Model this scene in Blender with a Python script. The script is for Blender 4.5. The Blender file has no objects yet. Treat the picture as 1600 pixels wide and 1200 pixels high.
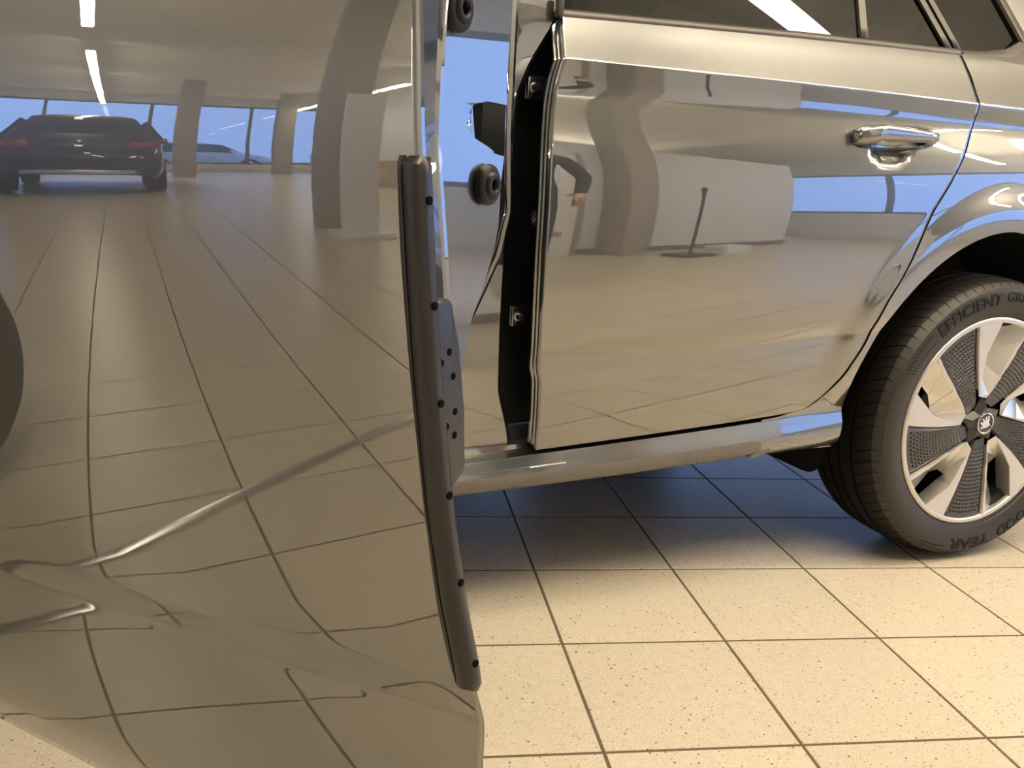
import bpy, bmesh, math, random
from math import sin, cos, tan, radians, pi, sqrt, atan2, hypot
from mathutils import Vector, Matrix
from mathutils.geometry import tessellate_polygon

random.seed(7)
SC = bpy.context.scene
COL = SC.collection

# ------------------------------------------------------------------ camera, sky, exposure
# world axes: X = rearwards along the parked car, Y = towards the car's far side, Z = up; origin under the rear wheel
cam_d = bpy.data.cameras.new('camera')
cam_d.sensor_width = 36.0
cam_d.lens = 36.0 * 1350.92 / 1600.0
cam_d.clip_start = 0.02
cam_d.clip_end = 200
cam_o = bpy.data.objects.new('camera', cam_d)
COL.objects.link(cam_o)
cR = Vector((0.92315015, -0.37988575, 0.05899677)); cU = Vector((0.02977733, 0.22365766, 0.97421279)); cF = Vector((0.38328464, 0.89758791, -0.21778159))
cam_o.matrix_world = Matrix(((cR.x, cU.x, -cF.x, -1.62835), (cR.y, cU.y, -cF.y, -1.25030), (cR.z, cU.z, -cF.z, 0.73060), (0, 0, 0, 1)))
SC.camera = cam_o

world = bpy.data.worlds.new('dusk_sky'); SC.world = world
world.use_nodes = True
_bg = world.node_tree.nodes['Background']
_bg.inputs[0].default_value = (0.31, 0.48, 1.0, 1)
_bg.inputs[1].default_value = 3.3

LAMP_POWER = 55.0
LAMP_COLOUR = (1.0, 0.85, 0.63)
SC.view_settings.view_transform = 'Standard'
SC.view_settings.look = 'None'
SC.view_settings.gamma = 1.0
SC.view_settings.use_curve_mapping = False
SC.view_settings.exposure = 0.0
SC.cycles.max_bounces = 7
SC.cycles.glossy_bounces = 4
SC.cycles.diffuse_bounces = 4
SC.cycles.transparent_max_bounces = 12
SC.cycles.use_denoising = True
SC.cycles.sample_clamp_indirect = 8.0

ROOM_ROT = -0.25          # the floor grid and the room are turned against the car by this angle
TILE = 0.285
def room(x, y, z=0.0):
    c, s = cos(ROOM_ROT), sin(ROOM_ROT)
    return (c * x - s * y, s * x + c * y, z)

# ------------------------------------------------------------------ materials
MATS = {}
def nodes_of(name):
    m = bpy.data.materials.new(name); m.use_nodes = True
    MATS[name] = m
    nt = m.node_tree
    return m, nt, nt.nodes['Principled BSDF']

def simple(name, col, rough=0.5, metal=0.0, coat=0.0, spec=0.5, var=0.06, scale=40.0, bump=0.0, bscale=300.0, bdist=0.001):
    """plain procedural material: base colour with a faint noise variation and optional fine relief"""
    m, nt, b = nodes_of(name)
    tc = nt.nodes.new('ShaderNodeTexCoord')
    nz = nt.nodes.new('ShaderNodeTexNoise'); nz.inputs['Scale'].default_value = scale; nz.inputs['Detail'].default_value = 3
    nt.links.new(tc.outputs['Object'], nz.inputs['Vector'])
    mx = nt.nodes.new('ShaderNodeMix'); mx.data_type = 'RGBA'
    lo = [max(0, c * (1 - var)) for c in col]; hi = [min(1, c * (1 + var)) for c in col]
    mx.inputs['A'].default_value = (*lo, 1); mx.inputs['B'].default_value = (*hi, 1)
    nt.links.new(nz.outputs['Fac'], mx.inputs['Factor']); nt.links.new(mx.outputs['Result'], b.inputs['Base Color'])
    b.inputs['Roughness'].default_value = rough; b.inputs['Metallic'].default_value = metal
    b.inputs['Specular IOR Level'].default_value = spec
    b.inputs['Coat Weight'].default_value = coat; b.inputs['Coat Roughness'].default_value = 0.03
    if bump:
        n2 = nt.nodes.new('ShaderNodeTexNoise'); n2.inputs['Scale'].default_value = bscale
        nt.links.new(tc.outputs['Object'], n2.inputs['Vector'])
        bp = nt.nodes.new('ShaderNodeBump'); bp.inputs['Strength'].default_value = bump; bp.inputs['Distance'].default_value = bdist
        nt.links.new(n2.outputs['Fac'], bp.inputs['Height']); nt.links.new(bp.outputs['Normal'], b.inputs['Normal'])
    return m

def paint(name, col, peel=0.005, rough=0.36, metal=0.85, coat_ior=1.7, coat_rough=0.0):
    """metallic car paint: flake base under a clear coat with faint orange peel"""
    m, nt, b = nodes_of(name)
    tc = nt.nodes.new('ShaderNodeTexCoord')
    fl = nt.nodes.new('ShaderNodeTexNoise'); fl.inputs['Scale'].default_value = 1400; fl.inputs['Detail'].default_value = 1
    nt.links.new(tc.outputs['Object'], fl.inputs['Vector'])
    mx = nt.nodes.new('ShaderNodeMix'); mx.data_type = 'RGBA'
    mx.inputs['A'].default_value = (*[c * 0.86 for c in col], 1); mx.inputs['B'].default_value = (*[min(1, c * 1.14) for c in col], 1)
    nt.links.new(fl.outputs['Fac'], mx.inputs['Factor']); nt.links.new(mx.outputs['Result'], b.inputs['Base Color'])
    b.inputs['Metallic'].default_value = metal; b.inputs['Roughness'].default_value = rough
    b.inputs['Coat Weight'].default_value = 1.0; b.inputs['Coat Roughness'].default_value = coat_rough; b.inputs['Coat IOR'].default_value = coat_ior
    pl = nt.nodes.new('ShaderNodeTexNoise'); pl.inputs['Scale'].default_value = 150; pl.inputs['Detail'].default_value = 1
    nt.links.new(tc.outputs['Object'], pl.inputs['Vector'])
    bp = nt.nodes.new('ShaderNodeBump'); bp.inputs['Strength'].default_value = peel; bp.inputs['Distance'].default_value = 0.0004
    nt.links.new(pl.outputs['Fac'], bp.inputs['Height']); nt.links.new(bp.outputs['Normal'], b.inputs['Coat Normal'])
    return m

PAINT = paint('graphite_paint', (0.102, 0.107, 0.107), rough=0.33, metal=0.95, coat_ior=2.8)
SILLPAINT = paint('sill_paint', (0.102, 0.107, 0.107), rough=0.33, metal=0.95, coat_ior=2.8, coat_rough=0.13)
PAINT_BLACK = paint('black_paint', (0.012, 0.012, 0.013), metal=0.2, coat_ior=1.5)
PAINT_WHITE = paint('white_paint', (0.75, 0.76, 0.78), metal=0.0, coat_ior=1.5)
STONEGUARD = simple('stoneguard_coat', (0.17, 0.165, 0.155), 0.42, 0.5, 0.1, bump=0.5, bscale=260, bdist=0.003)
BLACKPL = simple('satin_black_plastic', (0.028, 0.027, 0.027), 0.36, spec=0.6)
GUARD = simple('grained_black_plastic', (0.018, 0.0165, 0.0165), 0.34, spec=0.5, bump=0.06, bscale=900, bdist=0.0006)
TRIM = simple('window_trim_black', (0.055, 0.046, 0.038), 0.36, spec=0.55)
RUBBER = simple('black_rubber', (0.006, 0.006, 0.006), 0.40, spec=0.3)
TYRE = simple('tyre_rubber', (0.008, 0.0072, 0.0065), 0.5, spec=0.22, bump=0.08, bscale=500, bdist=0.001)
SIDEWALL_LIT = simple('tyre_sidewall_lit', (0.026, 0.0235, 0.0205), 0.48, spec=0.4)  # same rubber as the tread, lightened for the light the sidewall catches
TYRELET = simple('tyre_lettering_rubber', (0.006, 0.006, 0.006), 0.6, spec=0.25)
SILVER = simple('silver_wheel_paint', (0.62, 0.60, 0.57), 0.30, 0.75, 0.6)
INSERT = simple('black_wheel_insert', (0.045, 0.045, 0.048), 0.34, spec=0.6)
CHROME = simple('chrome', (0.78, 0.78, 0.80), 0.12, 1.0)
STEEL = simple('zinc_steel', (0.45, 0.45, 0.43), 0.28, 1.0)
DARK = simple('dark_cavity_liner', (0.012, 0.012, 0.012), 0.7, spec=0.2)
HOLE = simple('hole_black', (0.004, 0.004, 0.004), 0.9, spec=0.05)  # near black for the shade inside openings; also colours the wheel spat
FABRIC = simple('charcoal_seat_fabric', (0.03, 0.03, 0.032), 0.85, spec=0.2, var=0.2, scale=300)
BRAKE = simple('brake_disc_steel', (0.22, 0.21, 0.20), 0.4, 1.0)
WALLW = simple('white_wall_paint', (0.70, 0.71, 0.71), 0.7, var=0.03, scale=6)
CEIL = simple('ceiling_panel', (0.72, 0.70, 0.66), 0.75, var=0.05, scale=3)
CONC = simple('grey_column_render', (0.36, 0.33, 0.29), 0.75, var=0.1, scale=5)
FRAME = simple('dark_window_frame', (0.16, 0.15, 0.14), 0.45)
GROUT = simple('brown_grout', (0.12, 0.084, 0.050), 0.85, var=0.15, scale=60)
ASPHALT = simple('asphalt', (0.08, 0.08, 0.085), 0.9, var=0.2, scale=20)
OAK = simple('pale_wood_laminate', (0.55, 0.42, 0.27), 0.45, var=0.12, scale=9)
REDL = simple('red_lens', (0.35, 0.01, 0.01), 0.2, coat=0.6)
SKIN = simple('skin', (0.55, 0.36, 0.27), 0.55)
NAVY = simple('navy_cloth', (0.022, 0.026, 0.042), 0.85, spec=0.2)
JEANS = simple('dark_denim', (0.028, 0.032, 0.05), 0.85, spec=0.2)
HAIR = simple('brown_hair', (0.05, 0.03, 0.02), 0.6)
WHITEPL = simple('white_plastic', (0.8, 0.79, 0.77), 0.4)
ALU = simple('brushed_aluminium', (0.62, 0.62, 0.62), 0.25, 1.0)

def tile_material():
    m, nt, b = nodes_of('speckled_beige_tile')
    L = nt.links.new
    geo = nt.nodes.new('ShaderNodeNewGeometry')
    n1 = nt.nodes.new('ShaderNodeTexNoise'); n1.inputs['Scale'].default_value = 55; n1.inputs['Detail'].default_value = 4
    v1 = nt.nodes.new('ShaderNodeTexVoronoi'); v1.inputs['Scale'].default_value = 95
    v2 = nt.nodes.new('ShaderNodeTexVoronoi'); v2.inputs['Scale'].default_value = 210
    n3 = nt.nodes.new('ShaderNodeTexNoise'); n3.inputs['Scale'].default_value = 320; n3.inputs['Detail'].default_value = 2
    for n in (n1, v1, v2, n3): L(geo.outputs['Position'], n.inputs['Vector'])
    base = nt.nodes.new('ShaderNodeMix'); base.data_type = 'RGBA'
    base.inputs['A'].default_value = (0.50, 0.43, 0.33, 1); base.inputs['B'].default_value = (0.62, 0.56, 0.45, 1)
    L(n1.outputs['Fac'], base.inputs['Factor'])
    # pale flecks
    r0 = nt.nodes.new('ShaderNodeMapRange'); r0.inputs['From Min'].default_value = 0.56; r0.inputs['From Max'].default_value = 0.70
    L(n3.outputs['Fac'], r0.inputs['Value'])
    fl = nt.nodes.new('ShaderNodeMix'); fl.data_type = 'RGBA'; fl.inputs['B'].default_value = (0.74, 0.69, 0.58, 1)
    L(r0.outputs['Result'], fl.inputs['Factor']); L(base.outputs['Result'], fl.inputs['A'])
    # dark specks: small voronoi cells chosen by their random colour
    prev = fl
    for v, rad, thr, c in ((v1, 0.19, 0.80, (0.17, 0.135, 0.09, 1)), (v2, 0.26, 0.78, (0.25, 0.20, 0.14, 1))):
        lt = nt.nodes.new('ShaderNodeMath'); lt.operation = 'LESS_THAN'; lt.inputs[1].default_value = rad
        L(v.outputs['Distance'], lt.inputs[0])
        sp = nt.nodes.new('ShaderNodeSeparateColor'); L(v.outputs['Color'], sp.inputs[0])
        gt = nt.nodes.new('ShaderNodeMath'); gt.operation = 'GREATER_THAN'; gt.inputs[1].default_value = thr
        L(sp.outputs[0], gt.inputs[0])
        mu = nt.nodes.new('ShaderNodeMath'); mu.operation = 'MULTIPLY'
        L(lt.outputs[0], mu.inputs[0]); L(gt.outputs[0], mu.inputs[1])
        mx = nt.nodes.new('ShaderNodeMix'); mx.data_type = 'RGBA'; mx.inputs['B'].default_value = c
        L(mu.outputs[0], mx.inputs['Factor']); L(prev.outputs['Result'], mx.inputs['A'])
        prev = mx
    oi = nt.nodes.new('ShaderNodeObjectInfo')
    hs = nt.nodes.new('ShaderNodeHueSaturation')
    rr = nt.nodes.new('ShaderNodeMapRange'); rr.inputs['To Min'].default_value = 0.95; rr.inputs['To Max'].default_value = 1.05
    L(oi.outputs['Random'], rr.inputs['Value']); L(rr.outputs['Result'], hs.inputs['Value'])
    L(prev.outputs['Result'], hs.inputs['Color']); L(hs.outputs['Color'], b.inputs['Base Color'])
    b.inputs['Roughness'].default_value = 0.30; b.inputs['Specular IOR Level'].default_value = 0.35
    bp = nt.nodes.new('ShaderNodeBump'); bp.inputs['Strength'].default_value = 0.12; bp.inputs['Distance'].default_value = 0.001
    L(n3.outputs['Fac'], bp.inputs['Height']); L(bp.outputs['Normal'], b.inputs['Normal'])
    return m
TILEMAT = tile_material()

def glass_material(name, tint, ior=1.5):
    m = bpy.data.materials.new(name); m.use_nodes = True; MATS[name] = m
    nt = m.node_tree; nt.nodes.clear()
    out = nt.nodes.new('ShaderNodeOutputMaterial')
    tr = nt.nodes.new('ShaderNodeBsdfTransparent'); tr.inputs[0].default_value = (*tint, 1)
    gl = nt.nodes.new('ShaderNodeBsdfGlossy'); gl.inputs['Roughness'].default_value = 0.0
    fr = nt.nodes.new('ShaderNodeFresnel'); fr.inputs[0].default_value = ior
    mx = nt.nodes.new('ShaderNodeMixShader')
    nt.links.new(fr.outputs[0], mx.inputs[0]); nt.links.new(tr.outputs[0], mx.inputs[1]); nt.links.new(gl.outputs[0], mx.inputs[2])
    nt.links.new(mx.outputs[0], out.inputs[0])
    return m
PRIVACY = glass_material('privacy_glass', (0.030, 0.038, 0.030), 1.36)
CLEAR = glass_material('clear_glass', (0.92, 0.95, 0.94), 1.45)

def emitter(name, col, power):
    m = bpy.data.materials.new(name); m.use_nodes = True; MATS[name] = m
    nt = m.node_tree; nt.nodes.clear()
    out = nt.nodes.new('ShaderNodeOutputMaterial'); e = nt.nodes.new('ShaderNodeEmission')
    e.inputs[0].default_value = (*col, 1); e.inputs[1].default_value = power
    nt.links.new(e.outputs[0], out.inputs[0])
    return m
LAMPMAT = emitter('lamp_diffuser', LAMP_COLOUR, LAMP_POWER)

# ------------------------------------------------------------------ mesh helpers
def link(name, me, mat=None, parent=None, loc=(0, 0, 0), rotz=0.0):
    o = bpy.data.objects.new(name, me); COL.objects.link(o)
    if mat is not None and me is not None and len(me.materials) == 0: me.materials.append(mat)
    o.parent = parent; o.location = loc; o.rotation_euler = (0, 0, rotz)
    return o

def mesh(name, verts, faces, smooth=False, angle=None):
    me = bpy.data.meshes.new(name); me.from_pydata([tuple(v) for v in verts], [], faces); me.update()
    bm = bmesh.new(); bm.from_mesh(me); bmesh.ops.recalc_face_normals(bm, faces=bm.faces); bm.to_mesh(me); bm.free()
    if smooth:
        me.polygons.foreach_set('use_smooth', [True] * len(me.polygons))
        if angle is not None: me.set_sharp_from_angle(angle=radians(angle))
    return me

def grid_faces(nr, nc, off=0, wrap_c=False):
    F = []
    for i in range(nr - 1):
        for j in range(nc if wrap_c else nc - 1):
            a = off + i * nc + j; b = off + i * nc + (j + 1) % nc
            F.append((a, b, b + nc, a + nc))
    return F

def sheet(name, rows, mat, parent=None, smooth=True, angle=40, thick=0.0, loc=(0, 0, 0), rotz=0.0, flip=None):
    """rows: list of equally long vertex rows. flip: a direction the normals should face"""
    nr, nc = len(rows), len(rows[0])
    V = [p for r in rows for p in r]; F = grid_faces(nr, nc)
    me = bpy.data.meshes.new(name); me.from_pydata([tuple(v) for v in V], [], F); me.update()
    if flip is not None:
        s = Vector((0, 0, 0))
        for p in me.polygons: s += p.normal * p.area
        if s.dot(Vector(flip)) < 0: me.flip_normals()
    if smooth:
        me.polygons.foreach_set('use_smooth', [True] * len(me.polygons))
        if angle is not None: me.set_sharp_from_angle(angle=radians(angle))
    o = link(name, me, mat, parent, loc, rotz)
    if thick:
        md = o.modifiers.new('thickness', 'SOLIDIFY'); md.thickness = thick; md.offset = -1; md.use_even_offset = False
    return o

def box_bm(bm, c, s, bevel=0.0, rot=None):
    r = bmesh.ops.create_cube(bm, size=1.0)
    vs = r['verts']
    M = Matrix.Translation(c) @ (rot.to_4x4() if rot is not None else Matrix.Identity(4)) @ Matrix.Diagonal((*s, 1))
    bmesh.ops.transform(bm, matrix=M, verts=vs)
    if bevel:
        es = list({e for v in vs for e in v.link_edges})
        bmesh.ops.bevel(bm, geom=es, offset=bevel, segments=2, affect='EDGES', profile=0.6)

def from_bm(name, bm, mat, parent=None, loc=(0, 0, 0), rotz=0.0, smooth=True, angle=35):
    me = bpy.data.meshes.new(name); bmesh.ops.recalc_face_normals(bm, faces=bm.faces); bm.to_mesh(me); bm.free()
    if smooth:
        me.polygons.foreach_set('use_smooth', [True] * len(me.polygons)); me.set_sharp_from_angle(angle=radians(angle))
    return link(name, me, mat, parent, loc, rotz)

def box(name, c, s, mat, parent=None, bevel=0.004, loc=(0, 0, 0), rotz=0.0, rot=None):
    bm = bmesh.new(); box_bm(bm, c, s, bevel, rot)
    return from_bm(name, bm, mat, parent, loc, rotz)

def lathe(name, prof, n, mat, parent=None, axis='Y', centre=(0, 0, 0), smooth=True, angle=35, a0=0.0, a1=2 * pi, loc=(0, 0, 0)):
    """prof: list of (radius, position along the axis)"""
    full = abs(a1 - a0 - 2 * pi) < 1e-6
    cnt = n if full else n + 1
    rows = []
    for r, h in prof:
        row = []
        for k in range(cnt):
            a = a0 + (a1 - a0) * k / n
            if axis == 'Y': p = (r * cos(a), h, r * sin(a))
            elif axis == 'X': p = (h, r * cos(a), r * sin(a))
            else: p = (r * cos(a), r * sin(a), h)
            row.append((p[0] + centre[0], p[1] + centre[1], p[2] + centre[2]))
        rows.append(row)
    V = [p for r in rows for p in r]
    F = grid_faces(len(rows), cnt, 0, full)
    return link(name, mesh(name, V, F, smooth, angle), mat, parent, loc)

def prism(name, poly, h0, h1, mat, parent=None, axis='Y', bevel=0.0, loc=(0, 0, 0), rotz=0.0, smooth=True):
    """extrudes a 2D polygon along an axis. axis Y: poly in (x,z); axis X: poly in (y,z); axis Z: poly in (x,y)"""
    def P(a, b, h):
        return (a, h, b) if axis == 'Y' else (h, a, b) if axis == 'X' else (a, b, h)
    bm = bmesh.new()
    lo = [bm.verts.new(P(a, b, h0)) for a, b in poly]; hi = [bm.verts.new(P(a, b, h1)) for a, b in poly]
    f0 = bm.faces.new(lo); f1 = bm.faces.new(hi[::-1])
    n = len(poly)
    for i in range(n): bm.faces.new((lo[i], lo[(i + 1) % n], hi[(i + 1) % n], hi[i]))
    if bevel:
        es = [e for e in f0.edges] + [e for e in f1.edges]
        bmesh.ops.bevel(bm, geom=es, offset=bevel, segments=2, affect='EDGES', profile=0.6)
    return from_bm(name, bm, mat, parent, loc, rotz, smooth)

def tube(name, pts, rad, mat, parent=None, n=8, loc=(0, 0, 0), rotz=0.0):
    rows = []
    pts = [Vector(p) for p in pts]
    for i, p in enumerate(pts):
        t = (pts[min(i + 1, len(pts) - 1)] - pts[max(i - 1, 0)]).normalized()
        a = t.orthogonal().normalized(); b = t.cross(a)
        if i and rows:
            pa = rows_a[-1]; a = (pa - t * pa.dot(t)).normalized(); b = t.cross(a)
            rows_a.append(a)
        else: rows_a = [a]
        r = rad[i] if isinstance(rad, (list, tuple)) else rad
        rows.append([p + r * (cos(2 * pi * k / n) * a + sin(2 * pi * k / n) * b) for k in range(n)])
    V = [v for r in rows for v in r]; F = grid_faces(len(rows), n, 0, True)
    F.append(tuple(range(n))); F.append(tuple(len(V) - n + k for k in range(n)))
    return link(name, mesh(name, V, F, True, 50), mat, parent, loc, rotz)

def interp(x, xs, ys):
    if x <= xs[0]: return ys[0]
    if x >= xs[-1]: return ys[-1]
    lo, hi = 0, len(xs) - 1
    while hi - lo > 1:
        m = (lo + hi) // 2
        if xs[m] <= x: lo = m
        else: hi = m
    t = (x - xs[lo]) / (xs[hi] - xs[lo])
    return ys[lo] * (1 - t) + ys[hi] * t

def tag(o, label, cat, group=None):
    o['label'] = label; o['category'] = cat
    if group: o['group'] = group
    return o
def struct(o, label=None):
    o['kind'] = 'structure'
    if label: o['label'] = label
    return o
def empty(name, loc=(0, 0, 0), rotz=0.0):
    o = bpy.data.objects.new(name, None); COL.objects.link(o); o.location = loc; o.rotation_euler = (0, 0, rotz)
    o.empty_display_size = 0.2
    return o

# ------------------------------------------------------------------ the room (room coordinates, turned by ROOM_ROT)
RX0, RX1, RY0, RY1, RZ = -22.0, 8.0, -6.2, 10.0, 3.25
floor = struct(box('floor', ((RX0 + RX1) / 2, (RY0 + RY1) / 2, -0.0505), (RX1 - RX0, RY1 - RY0, 0.1), GROUT, None, 0.0, rotz=ROOM_ROT), 'beige speckled ceramic tile floor with brown joints')
def tile_mesh():
    h, b = TILE / 2 - 0.0026, 0.0005
    V = [(-h, -h, -0.006), (h, -h, -0.006), (h, h, -0.006), (-h, h, -0.006), (-h, -h, -b), (h, -h, -b), (h, h, -b), (-h, h, -b),
         (-h + b, -h + b, 0), (h - b, -h + b, 0), (h - b, h - b, 0), (-h + b, h - b, 0)]
    F = [(8, 9, 10, 11)] + [(i, (i + 1) % 4, 4 + (i + 1) % 4, 4 + i) for i in range(4)] + [(4 + i, 4 + (i + 1) % 4, 8 + (i + 1) % 4, 8 + i) for i in range(4)]
    return V, F
TV, TF = tile_mesh()
tme = mesh('floor_tile', TV, TF); tme.materials.append(TILEMAT)
GX, GY = -0.9587 + TILE / 2, 0.2366 + TILE / 2
cells = []
for i in range(int((RX0 - GX) / TILE), int((RX1 - GX) / TILE) + 1):
    for j in range(int((RY0 - GY) / TILE), int((RY1 - GY) / TILE) + 1):
        x, y = GX + i * TILE, GY + j * TILE
        if RX0 + TILE / 2 < x < RX1 - TILE / 2 and RY0 + TILE / 2 < y < RY1 - TILE / 2: cells.append((hypot(x + 0.75, y + 0.45), x, y))
cells.sort()
for d, x, y in cells[:300]:
    o = bpy.data.objects.new('floor_tile', tme); COL.objects.link(o); o.parent = floor; o.location = (x, y, 0.0)
V, F = [], []
for d, x, y in cells[300:]:
    k = len(V); V += [(a + x, b + y, c) for a, b, c in TV]; F += [tuple(q + k for q in f) for f in TF]
o = link('floor_tile_field', mesh('floor_tile_field', V, F), TILEMAT, floor); o['kind'] = 'stuff'

ceiling = struct(box('ceiling', ((RX0 + RX1) / 2, (RY0 + RY1) / 2, RZ + 0.1), (RX1 - RX0, RY1 - RY0, 0.2), CEIL, None, 0.0, rotz=ROOM_ROT), 'flat beige showroom ceiling')
for k in range(7):
    box('ceiling_beam', (-19.5 + 4.0 * k, (RY0 + RY1) / 2, RZ - 0.12), (0.35, RY1 - RY0, 0.26), CEIL, ceiling, 0.01)

def glazed_wall(name, num, axis, at, lo, hi, sill, head, n, label):
    """wall with a band of n window panes between sill and head"""
    root = []
    def bx(nm, a0, a1, z0, z1, t, mat, parent=None):
        c = ((a0 + a1) / 2, at, (z0 + z1) / 2) if axis == 'x' else (at, (a0 + a1) / 2, (z0 + z1) / 2)
        s = (a1 - a0, t, z1 - z0) if axis == 'x' else (t, a1 - a0, z1 - z0)
        return box(nm, c, s, mat, parent, 0.0, rotz=0.0 if parent else ROOM_ROT)
    w = struct(bx('wall_' + name, lo, hi, 0, sill, 0.2, WALLW), label)
    bx('wall_header', lo, hi, head, RZ, 0.2, WALLW, w)
    win = struct(bx('window_%d' % num, lo, hi, sill, sill + 0.06, 0.12, FRAME), 'dark framed band of large panes showing blue dusk')
    bx('window_head_frame', lo, hi, head - 0.06, head, 0.12, FRAME, win)
    for k in range(n + 1):
        a = lo + (hi - lo) * k / n
        bx('mullion', a - 0.04, a + 0.04, sill, head, 0.12, FRAME, win)
    for k in range(n):
        a, b = lo + (hi - lo) * k / n, lo + (hi - lo) * (k + 1) / n
        bx('window_pane', a + 0.04, b - 0.04, sill + 0.06, head - 0.06, 0.012, CLEAR, win)
    return w
glazed_wall('left', 1, 'y', RX0, RY0, RY1, 0.30, 2.92, 7, 'low sill wall under the far showroom windows')
glazed_wall('right', 2, 'y', RX1, RY0, RY1, 0.72, 2.45, 6, 'low sill wall under the right showroom windows')
glazed_wall('far', 3, 'x', RY1, RX0, RX1, 0.35, 2.6, 9, 'low sill wall under the windows beyond the car')
wn = struct(box('wall_near', ((RX0 + RX1) / 2, RY0, RZ / 2), (RX1 - RX0, 0.2, RZ), WALLW, None, 0.0, rotz=ROOM_ROT), 'plain white wall behind the viewer')
wp = struct(box('wall_partition', (2.9, -3.75, 1.2), (5.0, 0.16, 2.4), WALLW, None, 0.0, rotz=ROOM_ROT), 'white partition wall behind the viewer')
box('skirting', (2.9, -3.66, 0.04), (5.0, 0.02, 0.08), FRAME, wp, 0.0)
d1 = struct(box('door_1', (1.55, -3.65, 1.02), (0.86, 0.04, 2.04), WHITEPL, None, 0.004, rotz=ROOM_ROT), 'white flush door in the partition wall')
box('door_kick_strip', (1.55, -3.627, 0.32), (0.6, 0.006, 0.07), CONC, d1, 0.0)
box('door_handle_lever', (1.90, -3.60, 1.03), (0.13, 0.03, 0.025), STEEL, d1, 0.004)
for k, x in enumerate((1.09, 2.01)): box('door_jamb', (x, -3.645, 1.04), (0.06, 0.06, 2.08), CONC, d1, 0.004)
for x, y, w, lab in ((2.45, -3.50, 0.34, 'square rendered column against the partition wall'), (-6.6, -2.45, 0.30, 'square rendered column beside the pale display stele'), (-17.0, -2.1, 0.40, 'square rendered column near the far windows'), (-19.5, -4.3, 0.40, 'square rendered column in front of the far window corner'), (-9.0, 5.5, 0.36, 'square rendered column on the far side of the hall'), (4.5, 5.5, 0.36, 'square rendered column behind the grey car')):
    struct(box('column', (x, y, RZ / 2), (w, w, RZ), CONC, None, 0.01, rotz=ROOM_ROT), lab)

# ------------------------------------------------------------------ lamps
def lamp(x, y, label, group, length=1.5):
    r = empty('linear_lamp', room(x, y, RZ - 0.50), ROOM_ROT)
    near = x > -2.0        # uplight added round the car to brighten the ceiling; fittings deeper in stay closed
    box('lamp_housing', (0, 0, 0.045), (length, 0.03 if near else 0.12, 0.05), WHITEPL, r, 0.004)
    box('lamp_diffuser', (0, 0, 0.005), (length - 0.02, 0.105, 0.03), LAMPMAT, r, 0.006)
    for sx in (-0.5, 0.5):
        tube('suspension_wire', [(sx * length * 0.8, 0, 0.07), (sx * length * 0.8, 0, 0.235)], 0.003, STEEL, r, 6)
    tag(r, label, 'lamp', group)
    return r
for x in (-20.6, -18.9, -17.2, -15.5, -13.8, -12.1, -8.6, -5.2, -0.6, 1.15, 2.9, 4.65, 6.4): lamp(x, -0.50, 'white linear ceiling lamp in the long row above the grey car', 'lamps in the long row above the car')  # two unseen lamps of this row are added to brighten the floor
for x in (-0.9, 0.85, 4.8, 6.55): lamp(x, -1.42, 'white linear ceiling lamp in the partly added row between the car and the partition wall', 'lamps in the row before the partition wall')  # forward pair added to light floor and partition; rear pair make the quarter highlight
for x in (1.4, 3.4): lamp(x, -5.3, 'white linear lamp added unseen behind the partition wall to light the ceiling', 'added ceiling lighting behind the partition wall')  # added pair, hidden by the partition, only to brighten the ceiling above it
for k in range(9): lamp(-20.45 + 1.75 * k, -4.8, 'white linear ceiling lamp in the row beside the wall behind the viewer', 'lamps in the row behind the viewer')

# ------------------------------------------------------------------ the grey car
CAR = empty('car', (-1.3, 0.86, 0))
tag(CAR, 'grey metallic hatchback with its front door open beside the rear door', 'car')
CL = (1.3, -0.86, 0)     # parts are modelled in world coordinates: offset by minus the root
W2 = 1.72                # far side of the body at Y = W2 - near side

KEYS = [(.246, .044), (.305, .067), (.449, .079), (.478, .079), (.929, .021), (.991, .052), (1.10, .052)]
KREF_ = [.246, .305, .449, .478, .925, .985, 1.10]
KREF = KREF_
EK_LOW = [(.33, -11), (.36, -9), (.42, -5), (.443, -3.5), (.4475, -4), (.4525, -20), (.468, -18), (.478, -10.5), (.50, -8.2)]
EK_TOP = [(.87, 8), (.885, 1), (.897, -5), (.905, -7), (.9235, -8), (.9265, 41), (.95, 40), (.985, 34), (1.1, 30)]
EK_SIDE = [(.236, -60), (.242, -52), (.250, -28), (.262, -4), (.272, 12), (.285, 21), (.296, 17), (.302, 0), (.306, -14)] + EK_LOW + [(.55, -5.6), (.63, -2.6), (.70, 0.2), (.745, 3.4), (.775, 6.2), (.80, 8.8), (.83, 11.0), (.855, 11.3), (.868, 9.5), (.882, 3), (.892, -3), (.903, -7)] + EK_TOP[4:]
EK_DOOR = [(.236, -19), (.27, -17), (.306, -14)] + EK_LOW + [(.55, -6.8), (.65, -4.4), (.70, -3.4), (.72, -2.9), (.74, -1.5), (.755, .2), (.775, 2.2), (.80, 4.4), (.83, 7.4), (.855, 9.5)] + EK_TOP
def integrate(EK):
    n = 3000; ZS = [.236 + (1.1 - .236) * i / n for i in range(n + 1)]
    xs = [a for a, b in EK]; ys = [b for a, b in EK]
    E = [interp(z, xs, ys) for z in ZS]; Y = [0.0]
    for i in range(1, n + 1): Y.append(Y[-1] + tan(radians((E[i] + E[i - 1]) / 2)) * (ZS[i] - ZS[i - 1]))
    o = interp(.449, ZS, Y)
    return ZS, [y - o for y in Y]
PZ, PY_SIDE = integrate(EK_SIDE)
_, PY_DOOR = integrate(EK_DOOR)
def zn_of(X, z):
    a = [k + s * (X + 1.04) for k, s in KEYS]
    return KREF[0] + (z - a[0]) if z <= a[0] else interp(z, a, KREF)
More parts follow.
